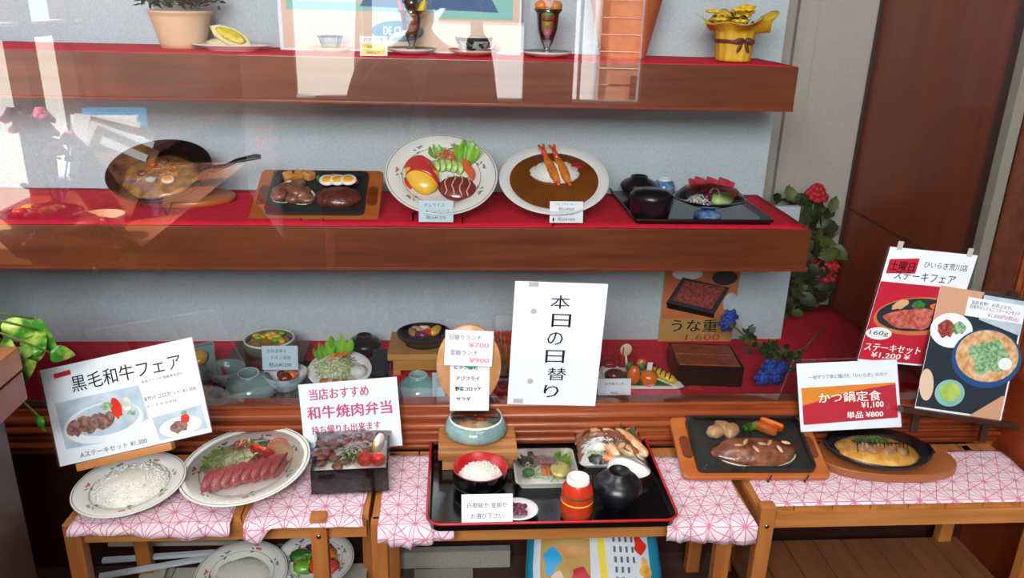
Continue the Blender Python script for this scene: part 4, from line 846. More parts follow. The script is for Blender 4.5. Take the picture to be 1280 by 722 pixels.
b = B(); b.lathe([(0, 0), (.018, 0), (.020, .012), (.018, .026), (.006, .030), (0, .029)], 'carrot', 24, flute=.05, nf=8); o = b.obj('orange_cup', t); o.location = (.018, -.012, .005)
b = B(); b.lathe([(0, 0), (.015, 0), (.016, .02), (.010, .040), (.0, .046)], 'carrot', 20); o = b.obj('orange_cone', t); o.location = (-.018, -.008, .005)
b = B(); b.tube([(-.03, .01, .02), (-.036, .02, .06)], .003, 'pastry', 6); b.blob((-.037, .022, .076), (.014, .003, .018), 'pastry', 0); b.obj('spoon', t)
b = B(); b.blob((-.028, .004, .040), (.008, .006, .014), 'herb', .1); b.blob((.002, .012, .044), (.012, .008, .012), 'tomato_pale', .2); b.blob((.002, .006, .040), (.009, .006, .010), 'herb', .2); b.obj('vegetable_shapes', t)
b = B(); b.tube([(.020, -.008, .030), (.022, -.006, .058)], .001, 'paper', 5); b.box((.018, -.006, .048), (.012, .001, .022), 'paper'); b.obj('paper_flag', t)
b = B(); b.box((-.044, .02, .06), (.003, .003, .05), 'rose_red'); b.obj('straw', t)
card('price_card', 'white card with orange price bar beside the large white poster on the case floor', 768, 485, 42, 24, 1.62, [('お子様ランチ', 0, .22, .2, 'ink', 'CENTER'), ('¥650', 0, -.24, .22, 'ink_red', 'CENTER')], 'paper', 78)
# eel box
p = atZ(890, 483, ZC); t = thing('eel_box', 'maroon lacquer box of grilled eel under the eel poster', 'lacquer box', p+Vector((-.004, .065, 0)), (0, 0, R(-5)))
w_ = W(83, p); box_lac(t, w_, .135, .052, 'lacquer_maroon', 'box_red')
b = B(); b.box((0, 0, .034), (w_-.010, .124, .026), 'rice'); b.obj('rice', t)
for s_ in (-1, 1): b = B(); b.box((0, s_*.031, .051), (w_-.014, .058, .010), 'eel', .004); b.obj('eel_fillet', t)
# blue roses lying down
p = atZ(960, 478, ZC); t = thing('blue_roses', 'blue artificial roses with green leaves lying on the red cloth', 'flowers', (p.x, p.y, ZC))
def blossom(t, c, rad, m, seed=0):
    b = B()
    for L in range(3):
        for k in range(6-L):
            a = TAU*k/(6-L)+L*.5; q = rad*(.62-.2*L); b.blob((c[0]+q*math.cos(a), c[1]-L*rad*.18, c[2]+q*math.sin(a)), (rad*.45, rad*.18, rad*.36), m, .15, 2, k+seed, 1, ry=-a)
    b.obj('blossom', t)
for x, z, y in ((-.028, .028, -.03), (.002, .030, -.03), (-.010, .052, -.02), (.014, .046, -.02), (-.068, .098, .14), (-.060, .112, .15)): blossom(t, (x, y, z), .024, 'rose_blue', int(x*999))
b = B(); b.tube([(-.06, .14, .10), (-.01, .10, .06), (.06, .06, .035), (.13, .10, .05), (.20, .17, .07)], .003, 'stem', 6); b.tube([(.0, -.02, .04), (.05, .03, .03), (.13, .10, .05)], .003, 'stem', 6); b.obj('stems', t)
b = B(); rr = random.Random(3)
for i in range(90):
    k = rr.random(); c = Vector((-.045+.13*k+rr.uniform(-.02, .02), .10-.09*k+rr.uniform(-.03, .03), .075-.045*k+rr.uniform(-.015, .03))); d = Vector((rr.uniform(-1, 1), rr.uniform(-1, 1), rr.uniform(-.5, .8))).normalized()*.022; e = d.orthogonal().normalized()*.010
    c.z = max(c.z, .014); b.add([c, c+d*.5+e, c+d, c+d*.5-e], [(0, 1, 2, 3)], 'leaf_dark' if i % 3 else 'leaf_olive')
b.obj('leaves', t, kind='stuff')

# ================================================================== BENCHES in front of the pane
def bench(name, label, x0, x1, y0, y1, nsl, legs, ztop=ZS, low=None, lowm='stool_wood_y', protr=()):
    t = thing(name, label, 'bench', ((x0+x1)/2, (y0+y1)/2, ZF)); cx, cy = (x0+x1)/2, (y0+y1)/2; h = ztop-ZF; w_ = x1-x0; d_ = y1-y0
    sw = w_/nsl
    for i in range(nsl): b = B(); b.box((-w_/2+sw*(i+.5), .004, h-.007), (sw-.0025, d_-.012, .014), 'stool_wood_y', .002); b.obj('slat', t)
    for s_ in (-1, 1): b = B(); b.box((0, s_*(d_/2-.012), h-.030), (w_-.01, .018, .034), 'stool_wood', .002); b.obj('rail', t)
    for s_ in (-1, 1): b = B(); b.box((s_*(w_/2-.012), 0, h-.030), (.018, d_-.04, .030), 'stool_wood_y', .002); b.obj('side_rail', t)
    for i, (lx, ly, ext, lean) in enumerate(legs):
        hh = h+ext; b = B(); b.box((lx-cx, ly-cy, hh/2), (.030, .024, hh), 'stool_wood_z', .003); o = b.obj('leg', t)
        if ext > 0: b = B(); b.lathe([(0, .002), (.0045, .001), (.0045, 0)], 'screw', 12); s2 = b.obj('screw', o); s2.location = (lx-cx, ly-cy-.0125, h-.028); s2.rotation_euler = (R(90), 0, 0)
    if low:
        n2 = int(w_/.075)
        for i in range(n2): b = B(); b.box((-w_/2+.03+(w_-.06)/n2*(i+.5), .0, low-ZF-.006), ((w_-.06)/n2-.002, d_-.03, .012), lowm, .0015); b.obj('shelf_slat', t)
        b = B(); b.box((0, -d_/2+.02, low-ZF-.02), (w_-.05, .014, .024), 'stool_wood', .002); b.obj('shelf_rail', t)
    return t
YF = 1.262
bench('wooden_bench', 'left wooden bench under the two flowered plates and the bento box', -.70, -.155, YF, 1.49, 7, ((-.685, YF+.004, 0, 0), (-.245, YF-.006, .012, 0), (-.66, 1.47, 0, 0), (-.18, 1.47, 0, 0)), low=.165, lowm='white_slat')
bench('wooden_bench', 'middle wooden bench carrying the large black meal tray', -.150, .568, YF-.018, 1.49, 9, ((-.135, YF-.010, 0, 0), (.520, YF-.010, 0, 0), (-.13, 1.47, 0, 0), (.545, 1.47, 0, 0)))
bench('wooden_bench', 'right wooden bench with lower slatted shelf, under the pork cutlet pan', .585, 1.20, YF, 1.49, 8, ((.600, YF-.004, .014, 0), (1.16, YF-.002, 0, 0), (.62, 1.47, 0, 0), (1.13, 1.47, 0, 0)), low=.20, lowm='low_shelf_wood')
def cloth(label, x0, x1, y0, y1, hang, seed, group=None):
    """patterned cloth on the bench top, hanging over its front edge by hang(u)"""
    b = B(); nu, nv = 56, 22; vs = []; uv = []; 
    for j in range(nv+1):
        for i in range(nu+1):
            u = i/nu; v = j/nv; H = max(0, hang(u)); Lt = (y1-y0)+H; s_ = v*Lt; x = x0+(x1-x0)*u+.006*noise.noise(Vector((v*3, seed, 0))); wv = .0022*max(0, noise.noise(Vector((x*16, s_*10, seed)))+.3)
            if s_ <= y1-y0: q = (x, y1-s_, ZS+.0022+wv)
            else: dd = s_-(y1-y0); q = (x+.004*math.sin(u*21), y0-.005-.006*min(1, dd/.02)*(1+.5*math.sin(u*26+seed)), ZS+.002-dd)
            vs.append(q); uv.append((x, s_))
    b.add(vs, [(j*(nu+1)+i, j*(nu+1)+i+1, (j+1)*(nu+1)+i+1, (j+1)*(nu+1)+i) for j in range(nv) for i in range(nu)], 'star_cloth')
    o = b.obj('patterned_cloth'); ul = o.data.uv_layers.new(name='uv')
    for l in o.data.loops: ul.data[l.index].uv = uv[l.vertex_index]
    o.modifiers.new('t', 'SOLIDIFY').thickness = .0008
    return tag(o, label, 'cloth')
tri = lambda u, c, w_: max(0, 1-abs(u-c)/w_)
cloth('red and white star-patterned cloth under the plain rice plate', -.685, -.405, YF-.018, 1.46, lambda u: .012+.012*tri(u, .75, .4), 1)
cloth('red and white star-patterned cloth with a hanging corner under the sliced beef plate', -.375, -.165, YF-.020, 1.47, lambda u: .004+.038*tri(u, .08, .16), 2)
cloth('narrow patterned cloth hanging between the bento box and the meal tray', -.135, .0, YF-.040, 1.47, lambda u: .018+.020*tri(u, .4, .5), 3)
cloth('patterned cloth under the right end of the black meal tray', .395, .563, YF-.044, 1.45, lambda u: .030+.012*u, 4)
cloth('patterned cloth under the steak hot plate and the cutlet pan', .600, 1.20, YF+.012, 1.455, lambda u: .001, 5)
ZP = ZS+.0045
# rice plate
p, r = seat(164, 611, 134, ZP, 0, 1, .01); t = thing('rice_plate', 'flowered plate heaped with plain white rice on the left bench', 'plate', p-Vector((0, 0, .003)), (R(3), R(-3), 0)); plate(t, r, r)
rice(t, (.002, .004, .002), (r*.68, r*.66, .034), 900, seed=2, gl=.0075)
b = B(); b.box((.012, .018, .030), (.020, .006, .001), 'paper', 0, rx=.15); b.obj('paper_slip', t)
# beef plate
p, r = seat(309, 590, 160, ZP, 4, 1, .008); t = thing('beef_plate', 'large flowered plate of pink sliced roast beef with tomato and salad', 'plate', p, (R(5), R(-5), R(3))); plate(t, r, r*1.0); K = r/.13
for i in range(8):
    x = (-.060+.0180*i)*K; y = (-.038+.0035*i)*K; b = B(); b.blob((0, 0, 0), (.0125*K, .033*K, .016), 'beef_pink', .10, 2, i, 3, rz=-.28, ry=-.35); o = b.obj('beef_slice', t); o.location = (x, y, .018)
    b = B(); b.tube([(.0105*K*math.cos(a_)+.028*K*math.sin(a_)*.3+.003, .031*K*math.sin(a_), .002+.010*math.cos(a_)) for a_ in [R(-80+16*k) for k in range(11)]], .0026, 'beef_brown', 6); b.obj('seared_edge', o)
b = B(); b.blob((-.02*K, .030*K, .008), (.060*K, .034*K, .022), 'cabbage', .12, 3, 4, flat0=0); b.obj('cabbage_core', t)
shreds(t, 'shredded_cabbage', (-.03*K, .030*K, .014), (.056*K, .032*K, .020), ['cabbage', 'lettuce_pale'], 170, .034, .0011, 8)
leafy(t, (-.05*K, .012*K, .010), .05*K, .04*K, 'lettuce_pale', 3, rx=25, rz=70); leafy(t, (.0, .022*K, .018), .06*K, .03*K, 'lettuce_pale', 9, rx=20, rz=-70)
shreds(t, 'carrot_shreds', (-.012*K, .052*K, .026), (.022*K, .016*K, .012), ['tomato_pale', 'cream_sauce'], 60, .022, .0012, 5)
tomato_wedge(t, (.028*K, .032*K, .026), .030*K, 150, 20); tomato_wedge(t, (.056*K, .056*K, .020), .022*K, 20, 10)
b = B(); b.blob((.066*K, .038*K, .014), (.022*K, .040*K, .016), 'potato_pale', .1, 3, 1, rz=.5); b.obj('potato', t)
b = B(); b.blob((.024*K, .068*K, .014), (.020*K, .008*K, .008), 'herb', .3, 4, 2); b.obj('parsley', t)
b = B(); b.lathe([(r*.93, .018), (r*.6, .036), (0, .042)], 'wrap_film', 40); b.obj('plastic_wrap', t)
# bento
p = atZ(436, 616, ZP); w_ = W(95, p); t = thing('bento_box', 'black square bento box of beef, egg and cherry tomatoes under plastic wrap', 'bento box', p+Vector((.0, .066, 0)), (0, 0, R(3))); box_lac(t, w_, .136, .050, 'lacquer_black', 'lacquer_black')
b = B(); b.box((0, 0, .030), (w_-.010, .126, .026), 'rice'); b.obj('rice', t)
for i in range(22): b = B(); b.blob((-.034+rnd.uniform(-.032, .028), rnd.uniform(-.048, .052), .046+.005*(i % 3)), (.013, .009, .005), 'stew_meat' if i % 4 else 'bonito', .4, 3, i, 2, rz=i); b.obj('beef_piece', t)
for i in range(12): b = B(); b.blob((.030+rnd.uniform(-.022, .016), .026+rnd.uniform(-.02, .026), .047), (.011, .008, .005), 'chicken_dark', .4, 3, i, 2, rz=i); b.obj('burdock_piece', t)
shreds(t, 'green_onion', (-.004, -.010, .046), (.020, .032, .008), ['herb', 'lettuce', 'daikon'], 90, .018, .0012, 9); shreds(t, 'onion_shreds', (.006, .020, .050), (.020, .016, .008), 'daikon', 40, .026, .001, 10)
b = B(); b.blob((.052, .014, .058), (.010, .030, .018), 'egg_white', 0, rz=-.25); b.obj('boiled_egg', t); b = B(); b.blob((.0475, .004, .060), (.0075, .020, .013), 'egg_yolk', 0, rz=-.25); b.obj('egg_yolk', t)
for x, y in ((.028, -.038), (.052, -.040)): b = B(); b.blob((x, y, .056), (.016, .015, .013), 'tomato', 0); b.obj('cherry_tomato', t)
b = B(); b.grid(lambda u, v: ((u-.5)*(w_+.008), (v-.5)*.146, .062+.012*math.sin(u*PI)*math.sin(v*PI)+.0025*noise.noise(Vector((u*9, v*9, 1)))), 24, 24, 'wrap_film')
b.grid(lambda u, v: ((u-.5)*(w_+.012), -.0735-.004*math.sin(v*PI)+.002*noise.noise(Vector((u*12, v*5, 2))), .004+.058*v), 24, 8, 'wrap_film'); b.obj('plastic_wrap', t)
# handwritten sign
t, w_, h_ = sheet4('handwritten_sign', 'white sheet handwritten in magenta behind the bento box', 'sign', ((378, 568), (500, 556), (499, 471), (376, 480)), 1.45, 76)
tb(t, w_, h_, '当店おすすめ', .40, .16, .60, .16, 'ink_pink', bold=.05); tb(t, w_, h_, '和牛焼肉弁当', .49, .42, .86, .19, 'ink_pink', bold=.07); tb(t, w_, h_, '持ち帰りも出来ます', .44, .67, .70, .12, 'ink_pink', bold=.04)
tb(t, w_, h_, '¥980', .60, .82, .44, .12, 'ink_pink', bold=.08); tb(t, w_, h_, 'お一人様', .16, .86, .22, .06, 'ink_grey'); tb(t, w_, h_, '税込', .12, .94, .14, .06, 'ink_grey')
b = B(); b.box((0, 0, .0006), (w_*1.03, h_*1.03, .0006), 'sleeve'); b.obj('clear_sleeve', t)
b = B(); b.box((0, -h_*.44, -.012), (w_*.5, .003, .02), 'sleeve' if 0 else 'paper_grey'); b.obj('rear_foot', t)
# beef fair sign on its small easel
t, w_, h_ = sheet4('menu_sign', 'large white beef fair sign with two food photographs, propped at the left', 'sign', ((76, 583), (262, 540), (242, 421), (49, 463)), 1.35, 68, th=.003)
b = B(); P = lambda u, v: ((u-.5)*w_, (.5-v)*h_)
b.poly([P(.05, .36), P(.60, .36), P(.62, .72), P(.30, .86), P(.06, .84)], .0004, 'print_bluegrey'); b.ell(*P(.33, .66), w_*.26, h_*.20, .0006, 'print_white'); b.ell(*P(.35, .63), w_*.22, h_*.16, .0007, 'print_bluegrey')
for i in range(9): b.ell(*P(.13+.030*i, .64+.02*math.sin(i*2)), w_*.035, h_*.085, .0009+.00004*i, 'print_beef', 12, rot=-.5, wob=.3, seed=i)
b.ell(*P(.43, .54), w_*.035, h_*.11, .0013, 'tomato', 14, rot=.1, wob=.2); b.ell(*P(.37, .50), w_*.04, h_*.04, .0013, 'print_herb', 12, wob=.4, seed=3); b.ell(*P(.50, .52), w_*.03, h_*.07, .0012, 'mushroom', 12, wob=.3); b.ell(*P(.52, .62), w_*.03, h_*.03, .0013, 'print_herb', 12, wob=.5)
b.poly([P(.64, .72), P(.97, .70), P(.98, .95), P(.66, .97)], .0004, 'print_bluegrey'); b.ell(*P(.81, .87), w_*.14, h_*.10, .0006, 'print_white'); b.ell(*P(.80, .87), w_*.06, h_*.06, .0009, 'print_beef', 14, wob=.3); b.ell(*P(.85, .80), w_*.03, h_*.05, .001, 'tomato', 12, wob=.2); b.ell(*P(.85, .74), w_*.02, h_*.02, .0011, 'print_herb', 10, wob=.4)
b.obj('printed_picture', t)
b = B(); b.poly([P(.08, .065), P(.19, .055), P(.19, .105), P(.08, .115)], .0006, 'print_red'); b.obj('red_label', t)
tb(t, w_, h_, '黒毛和牛フェア', .54, .21, .72, .165, 'ink', bold=.015); tb(t, w_, h_, 'Aステーキセット ¥1,300', .36, .935, .44, .06, 'ink_grey'); tb(t, w_, h_, 'Bサイコロセット ¥1,300', .79, .52, .34, .05, 'ink_grey'); tb(t, w_, h_, '全品ライス付 国産黒毛和牛', .76, .34, .28, .03, 'ink_grey'); tb(t, w_, h_, 'スープ サラダ付', .72, .60, .20, .03, 'ink_grey')
b = B(); b.box((0, 0, .0015), (w_*1.02, h_*1.02, .0006), 'sleeve'); b.obj('laminate', t)
b = B(); b.box((-.02, -h_/2-.008, .002), (w_*.62, .014, .022), 'stool_wood', .002); b.obj('easel_ledge', t)
for s_ in (-1, 1): b = B(); b.box((s_*w_*.2, -.01, -.008), (.014, h_*.9, .010), 'stool_wood_y', .001); b.obj('easel_leg', t)
# ---------------- the large meal tray
pc = (atZ(536, 658, .458)+atZ(846, 650, .458)+atZ(798, 535, .458)+atZ(541, 541, .458))/4
wt = (atZ(846, 650, .458)-atZ(536, 658, .458)).length; dt = (atZ(541, 541, .458)-atZ(536, 658, .458)).length
tray('meal_tray', 'large black lacquer tray with a red rim on the middle bench', (pc.x, pc.y, ZP+.001), wt, dt, .017, 'lacquer_black', 'lacquer_red', rz=0, r=.022)
zt = ZP+.0065
def atT(px, py, dz=0): return atZ(px, py, zt+dz)
pa, pb = atT(549, 597), atT(646, 596); w_ = (atT(647, 562, .045)-atT(548, 567, .045)).length
bk = atT(590, 515, .045); fr = atT(596, 565, .045)
t = thing('wooden_stand', 'wooden block with bold grain under the wrapped steaming pot, back left of the meal tray', 'stand', ((pa.x+pb.x)/2, (bk.y+fr.y)/2+.0, zt)); d_ = bk.y-fr.y
b = B(); b.box((0, 0, .036), (w_, d_, .018), 'grain_wood', .002); b.obj('top_plank', t)
for s_ in (-1, 1): b = B(); b.box((s_*w_*.38, 0, .0135), (w_*.14, d_*.9, .027), 'grain_wood', .001); b.obj('foot', t)
b = B(); b.box((0, -d_*.40, .0145), (w_*.62, .014, .025), 'grain_wood', .001); b.obj('apron', t)
p = atT(595, 545, .045); t = thing('steaming_pot', 'blue-green fluted pot with wrapped egg custard rice on the grained block', 'pot', p+Vector((0, .02, 0))); r = W(37, p)
b = B(); b.lathe([(0, 0), (r*.9, 0), (r*1.06, .006), (r*1.04, .016), (r*.90, .034), (r*.86, .034), (r*.84, .020), (0, .018)], 'celadon_grey', 72, flute=.015, nf=24); b.lathe([(r*.90, .033), (r*.885, .038), (r*.84, .034)], 'white_china', 56); b.obj('pot_body', t)
for m, x, y, s_ in (('egg_stew', -.012, -.016, .026), ('mousse', .012, -.018, .022), ('shrimp_red', .010, .012, .012), ('stew_meat', -.014, .014, .014)): b = B(); b.blob((x, y, .022), (s_, s_*.7, .008), m, .25, 3, int(s_*999)); b.obj('rice_topping', t)
b = B(); b.lathe([(r*.88, .037), (r*.5, .040), (0, .041)], 'wrap_film', 40); b.obj('plastic_wrap', t)
p = atT(600, 608); t = thing('rice_bowl', 'black bowl with red inside, filled with white rice, on the meal tray', 'bowl', p); r = W(34, p)
b = B(); b.lathe([(0, .003), (r*.55, .003), (r*.6, 0), (r*.66, .002), (r*.9, .012), (r, .020), (r, .046)], 'lacquer_black', 48); b.lathe([(r*1.005, .015), (r*1.008, .0165), (r*1.005, .018)], 'screw', 48); b.obj('bowl', t)
b = B(); b.lathe([(r, .046), (r*.95, .046), (r*.9, .03), (0, .014)], 'lacquer_red', 48); b.obj('red_lining', t)
rice(t, (0, -.002, .022), (r*.80, r*.74, .026), 340, seed=6, gl=.006)
# sashimi dish
pp = [atT(*q, .014) for q in ((641, 606), (723, 604), (716, 561), (645, 562))]; c = sum(pp, Vector())/4; w_ = (pp[1]-pp[0]).length; d_ = (pp[3]-pp[0]).length
t = thing('sashimi_dish', 'square white dish of sliced fish, carrot and lemon under wrap on the meal tray', 'dish', (c.x, c.y, zt))
b = B(); b.prism(rrect(-w_*.42, -d_*.42, w_*.42, d_*.42, .008), 0, .004, 'white_china')
P0 = rrect(-w_*.42, -d_*.42, w_*.42, d_*.42, .008); O = rrect(-w_/2, -d_/2, w_/2, d_/2, .010); I = rrect(-w_/2+.004, -d_/2+.004, w_/2-.004, d_/2-.004, .008); J = rrect(-w_*.38, -d_*.38, w_*.38, d_*.38, .006); n = len(P0)
b.add([(x, y, .001) for x, y in P0]+[(x, y, .016) for x, y in O]+[(x, y, .016) for x, y in I]+[(x, y, .0045) for x, y in J], [(j*n+k, j*n+(k+1) % n, (j+1)*n+(k+1) % n, (j+1)*n+k) for j in range(3) for k in range(n)], 'white_china', False); b.obj('dish_body', t)
shreds(t, 'daikon_shreds', (0, .008, .006), (w_*.36, d_*.34, .010), ['lettuce_pale', 'daikon'], 110, .024, .001, 11)
for s_ in (-1, 1): leafy(t, (s_*.030, .004, .008), .04, .035, 'leaf_dark' if s_ < 0 else 'lettuce', 4+s_, name='shiso_leaf', rx=15, rz=-s_*30)
for i in range(6): b = B(); b.blob((-.014+.007*i, .016-.002*i, .020), (.016, .020, .004), 'bonito', .1, 2, i, 2, rz=.5, ry=.5); b.obj('fish_slice', t)
for i in range(2): b = B(); b.box((-.005+.008*i, -.020, .018), (.0065, .034, .007), 'carrot', .001, rx=-.15); b.obj('carrot_stick', t)
b = B(); b.lathe([(0, 0), (.020, 0), (.020, .003), (0, .0035)], 'lemon', 28); b.lathe([(.020, -.0005), (.0212, .0015), (.020, .0035)], 'lemon_skin', 28); o = b.obj('lemon_slice', t); o.location = (.028, -.020, .018); o.rotation_euler = (R(16), 0, 0)
b = B(); b.blob((-.036, -.022, .014), (.012, .010, .008), 'herb', .4, 4); b.obj('seaweed', t)
b = B(); b.grid(lambda u, v: ((u-.5)*(w_+.004), (v-.5)*(d_+.004), .0175+.016*math.sin(u*PI)*math.sin(v*PI)+.002*noise.noise(Vector((u*9, v*9, 4)))), 24, 20, 'wrap_film'); b.obj('plastic_wrap', t)
# chicken dish
pp = [atT(*q, .014) for q in ((738, 590), (812, 580), (796, 535), (713, 540))]; c = sum(pp, Vector())/4; w_ = .135; d_ = .115
t = thing('chicken_dish', 'wrapped white dish of grilled chicken strips and salad at the tray back right', 'dish', (c.x-.004, c.y, zt), (R(6), 0, R(-3)))
b = B(); b.prism(rrect(-w_*.42, -d_*.42, w_*.42, d_*.42, .008), 0, .004, 'white_china')
P0 = rrect(-w_*.42, -d_*.42, w_*.42, d_*.42, .008); O = rrect(-w_/2, -d_/2, w_/2, d_/2, .010); J = rrect(-w_*.38, -d_*.38, w_*.38, d_*.38, .006); n = len(P0)
b.add([(x, y, .001) for x, y in P0]+[(x, y, .014) for x, y in O]+[(x, y, .0045) for x, y in J], [(j*n+k, j*n+(k+1) % n, (j+1)*n+(k+1) % n, (j+1)*n+k) for j in range(2) for k in range(n)], 'white_china', False); b.obj('dish_body', t)
for i, (x, rz) in enumerate(((-.012, .45), (.016, .5), (.044, .55))): b = B(); b.blob((x, .006, .028), (.0145, .054, .014), 'chicken', .12, 3, i, 3, rz=rz); b.obj('chicken_strip', t)
for i in range(3): b = B(); b.blob((.030+.008*i, .004-.016*i, .034), (.006, .012, .004), 'chicken_dark', .2, 3, i, 2, rz=.5); b.obj('grill_mark', t)
shreds(t, 'shredded_cabbage', (-.036, .010, .012), (.024, .034, .022), ['cabbage', 'lettuce_pale'], 110, .026, .0011, 12)
b = B(); b.blob((-.026, -.008, .026), (.018, .014, .010), 'daikon', .2); b.obj('white_sauce', t); b = B(); b.blob((-.004, -.036, .018), (.020, .010, .008), 'carrot', .3, 3); b.obj('carrot_pieces', t)
b = B(); b.blob((-.030, -.036, .014), (.018, .012, .010), 'iron_plate', .3, 3); b.obj('seaweed', t); broccoli(t, (.004, .044, .012), .011); leafy(t, (.052, .020, .018), .03, .05, 'leaf_dark', 2, name='green_leaf', rx=25, rz=20)
tomato_wedge(t, (.044, .044, .022), .020, 20, 20)
b = B(); b.grid(lambda u, v: ((u-.5)*(w_+.006), (v-.5)*(d_+.006), .0155+.030*(math.sin(u*PI)*math.sin(v*PI))**.6+.0035*noise.noise(Vector((u*8, v*8, 4)))), 28, 24, 'wrap_film'); b.obj('plastic_wrap', t)
# three-lobed white dish
p = atT(783, 600); t = thing('lobed_dish', 'empty white three-lobed sauce dish behind the dark lidded bowl', 'dish', p+Vector((0, .012, 0)), (R(8), 0, 0))
def lob(u, v):
    a = u*TAU; q = W(27, p)*(1+.13*math.cos(3*a+.9)); vv = v*2
    return (q*math.cos(a)*(.55+.45*min(vv, 1)), q*math.sin(a)*.8*(.55+.45*min(vv, 1)), .001+.020*min(vv, 1)) if vv <= 1 else (q*(1-.08-(vv-1)*.9)*math.cos(a), q*.8*(1-.08-(vv-1)*.9)*math.sin(a), .022-.014*min(1, (vv-1)*1.8))
b = B(); b.grid(lob, 60, 14, 'white_china'); b.obj('dish_body', t)
# red striped cup, upside down
p = atT(721, 650); r = W(20.5, p); t = thing('striped_cup', 'orange-red cup with yellow and olive stripes, upside down on the meal tray', 'cup', p+Vector((0, .012, 0))); hh = W(52, p)
b = B(); b.lathe([(r*.86, 0), (r*.94, .003), (r, hh*.3), (r, hh*.6), (r*.92, hh*.85), (r*.70, hh)], 'cup_red' if 'cup_red' in MATS else 'tomato', 48); b.obj('cup', t)
for f, m, wd in ((.16, 'leaf_olive', .0016), (.24, 'leaf_olive', .0012), (.52, 'yellow_tag', .0016), (.70, 'leaf_olive', .0022)):
    b = B(); q = r*(.955 if f < .2 else .985 if f < .3 else 1.0 if f < .6 else .975); b.lathe([(q, hh*f-wd), (q*1.012, hh*f), (q, hh*f+wd)], m, 48); b.obj('painted_stripe', t)
b = B(); b.lathe([(r*.87, .001), (r*.84, -.0005), (r*.84, .004)], 'white_china', 48); b.obj('rim', t); b = B(); b.lathe([(r*.71, hh*.98), (r*.66, hh*1.12), (r*.57, hh*1.12), (r*.52, hh*1.02), (0, hh*1.02)], 'white_china', 44); b.obj('foot_ring', t)
p = atT(773, 640); r = W(30, p); t = thing('soup_bowl', 'dark blue-black lidded soup bowl at the front right of the meal tray', 'bowl', p+Vector((0, .02, 0))); lidded(t, r, W(50, p), 'lacquer_soft')
p = atT(648, 648); r = W(26, p); t = thing('pickle_dish', 'small oval white dish of purple pickles behind the notice card', 'dish', p+Vector((0, .016, 0)))
b = B(); b.lathe([(0, 0), (r*.6, 0), (r, .010), (r*.98, .0115), (r*.6, .004), (0, .003)], 'white_china', 40, sy=.9); b.lathe([(r*.96, .0112), (r*.92, .0100)], 'cup_blue', 40, sy=.9); b.obj('dish_body', t)
for i in range(8): b = B(); b.blob((rnd.uniform(-.012, .014), rnd.uniform(-.014, .012), .010+.003*(i % 2)), (.009, .007, .004), 'pickle', .3, 3, i, 2, rz=i); b.obj('pickle', t)
card('notice_card', 'white card asking to choose rice, standing at the front left of the meal tray', 609, 637, 63, 37, -1.245, [('白御飯か 釜飯か', 0, .14, .22, 'ink', 'CENTER'), ('お選び下さい', 0, -.2, .22, 'ink', 'CENTER')], 'paper', 62, cat='card', rest=zt)
# round lid with menus, leaning on the pane
c = atY(586, 457, 1.478); t = thing('wooden_disc', 'round wooden lid leaning on the pane, covered by two handwritten menus', 'wooden lid', c, (R(84), 0, 0))
b = B(); b.lathe([(0, -.010), (W(39.5, c), -.010), (W(40.5, c), -.008), (W(40.5, c), -.002), (W(39.5, c), 0), (0, 0)], 'pale_wood', 56, sy=1.30); b.obj('lid_body', t)
b = B(); b.box((0, 0, -.016), (.10, .016, .012), 'pale_wood', .002); b.obj('rear_batten', t)
t, w_, h_ = sheet4('menu_paper', 'upper white handwritten lunch price paper on the round lid', 'menu', ((556, 456), (614, 458), (618, 414), (556, 412)), 1.464, 84, th=.0006)
tb(t, w_, h_, '日替りランチ', .42, .19, .66, .15, 'ink_grey'); tb(t, w_, h_, '¥700', .70, .40, .42, .14, 'ink_pale', bold=.04); tb(t, w_, h_, '釜飯ランチ', .40, .62, .58, .15, 'ink_grey'); tb(t, w_, h_, '¥900', .72, .83, .42, .14, 'ink_pale', bold=.04)
t, w_, h_ = sheet4('menu_paper', 'lower white handwritten fry list hanging over the wrapped pot', 'menu', ((561, 513), (611, 513), (612, 455), (564, 455)), 1.466, 84, th=.0006)
tb(t, w_, h_, 'ビッグ海老', .40, .06, .58, .09, 'ink', bold=.03); tb(t, w_, h_, 'アジフライ', .44, .30, .60, .09, 'ink', bold=.03); tb(t, w_, h_, '野菜コロッケ', .46, .52, .66, .09, 'ink', bold=.03); tb(t, w_, h_, 'サラダ', .34, .74, .36, .08, 'ink', bold=.03)
b = B(); b.lathe([(0, .006), (.005, .005), (.006, .001), (0, .001)], 'pin_green', 20); o = b.obj('green_pin', t); o.location = (.0, h_*.46, .001)
# large poster on the pane
t, w_, h_ = sheet4('wall_poster', 'tall white paper with vertical black brush lettering, taped on the pane', 'poster', ((636, 504), (747, 508), (757, 354), (642, 352)), YG-.004, 90, th=.0012)
for i, ch in enumerate('本日の日替り'): tb(t, w_, h_, ch, .50+.03*math.sin(i*2), .15+.146*i, .21 if ch not in 'のり' else .17, .105, 'ink')
for u, v in ((.2, .02), (.12, .97)): b = B(); b.rect((u-.5)*w_-.010, (.5-v)*h_-.005, (u-.5)*w_+.010, (.5-v)*h_+.005, .0006, 'tape'); b.obj('tape', t)
for u, v in ((.22, .23), (.24, .80)): b = B(); b.ell((u-.5)*w_, (.5-v)*h_, .006, .006, .0005, 'tape'); b.obj('suction_mark', t)
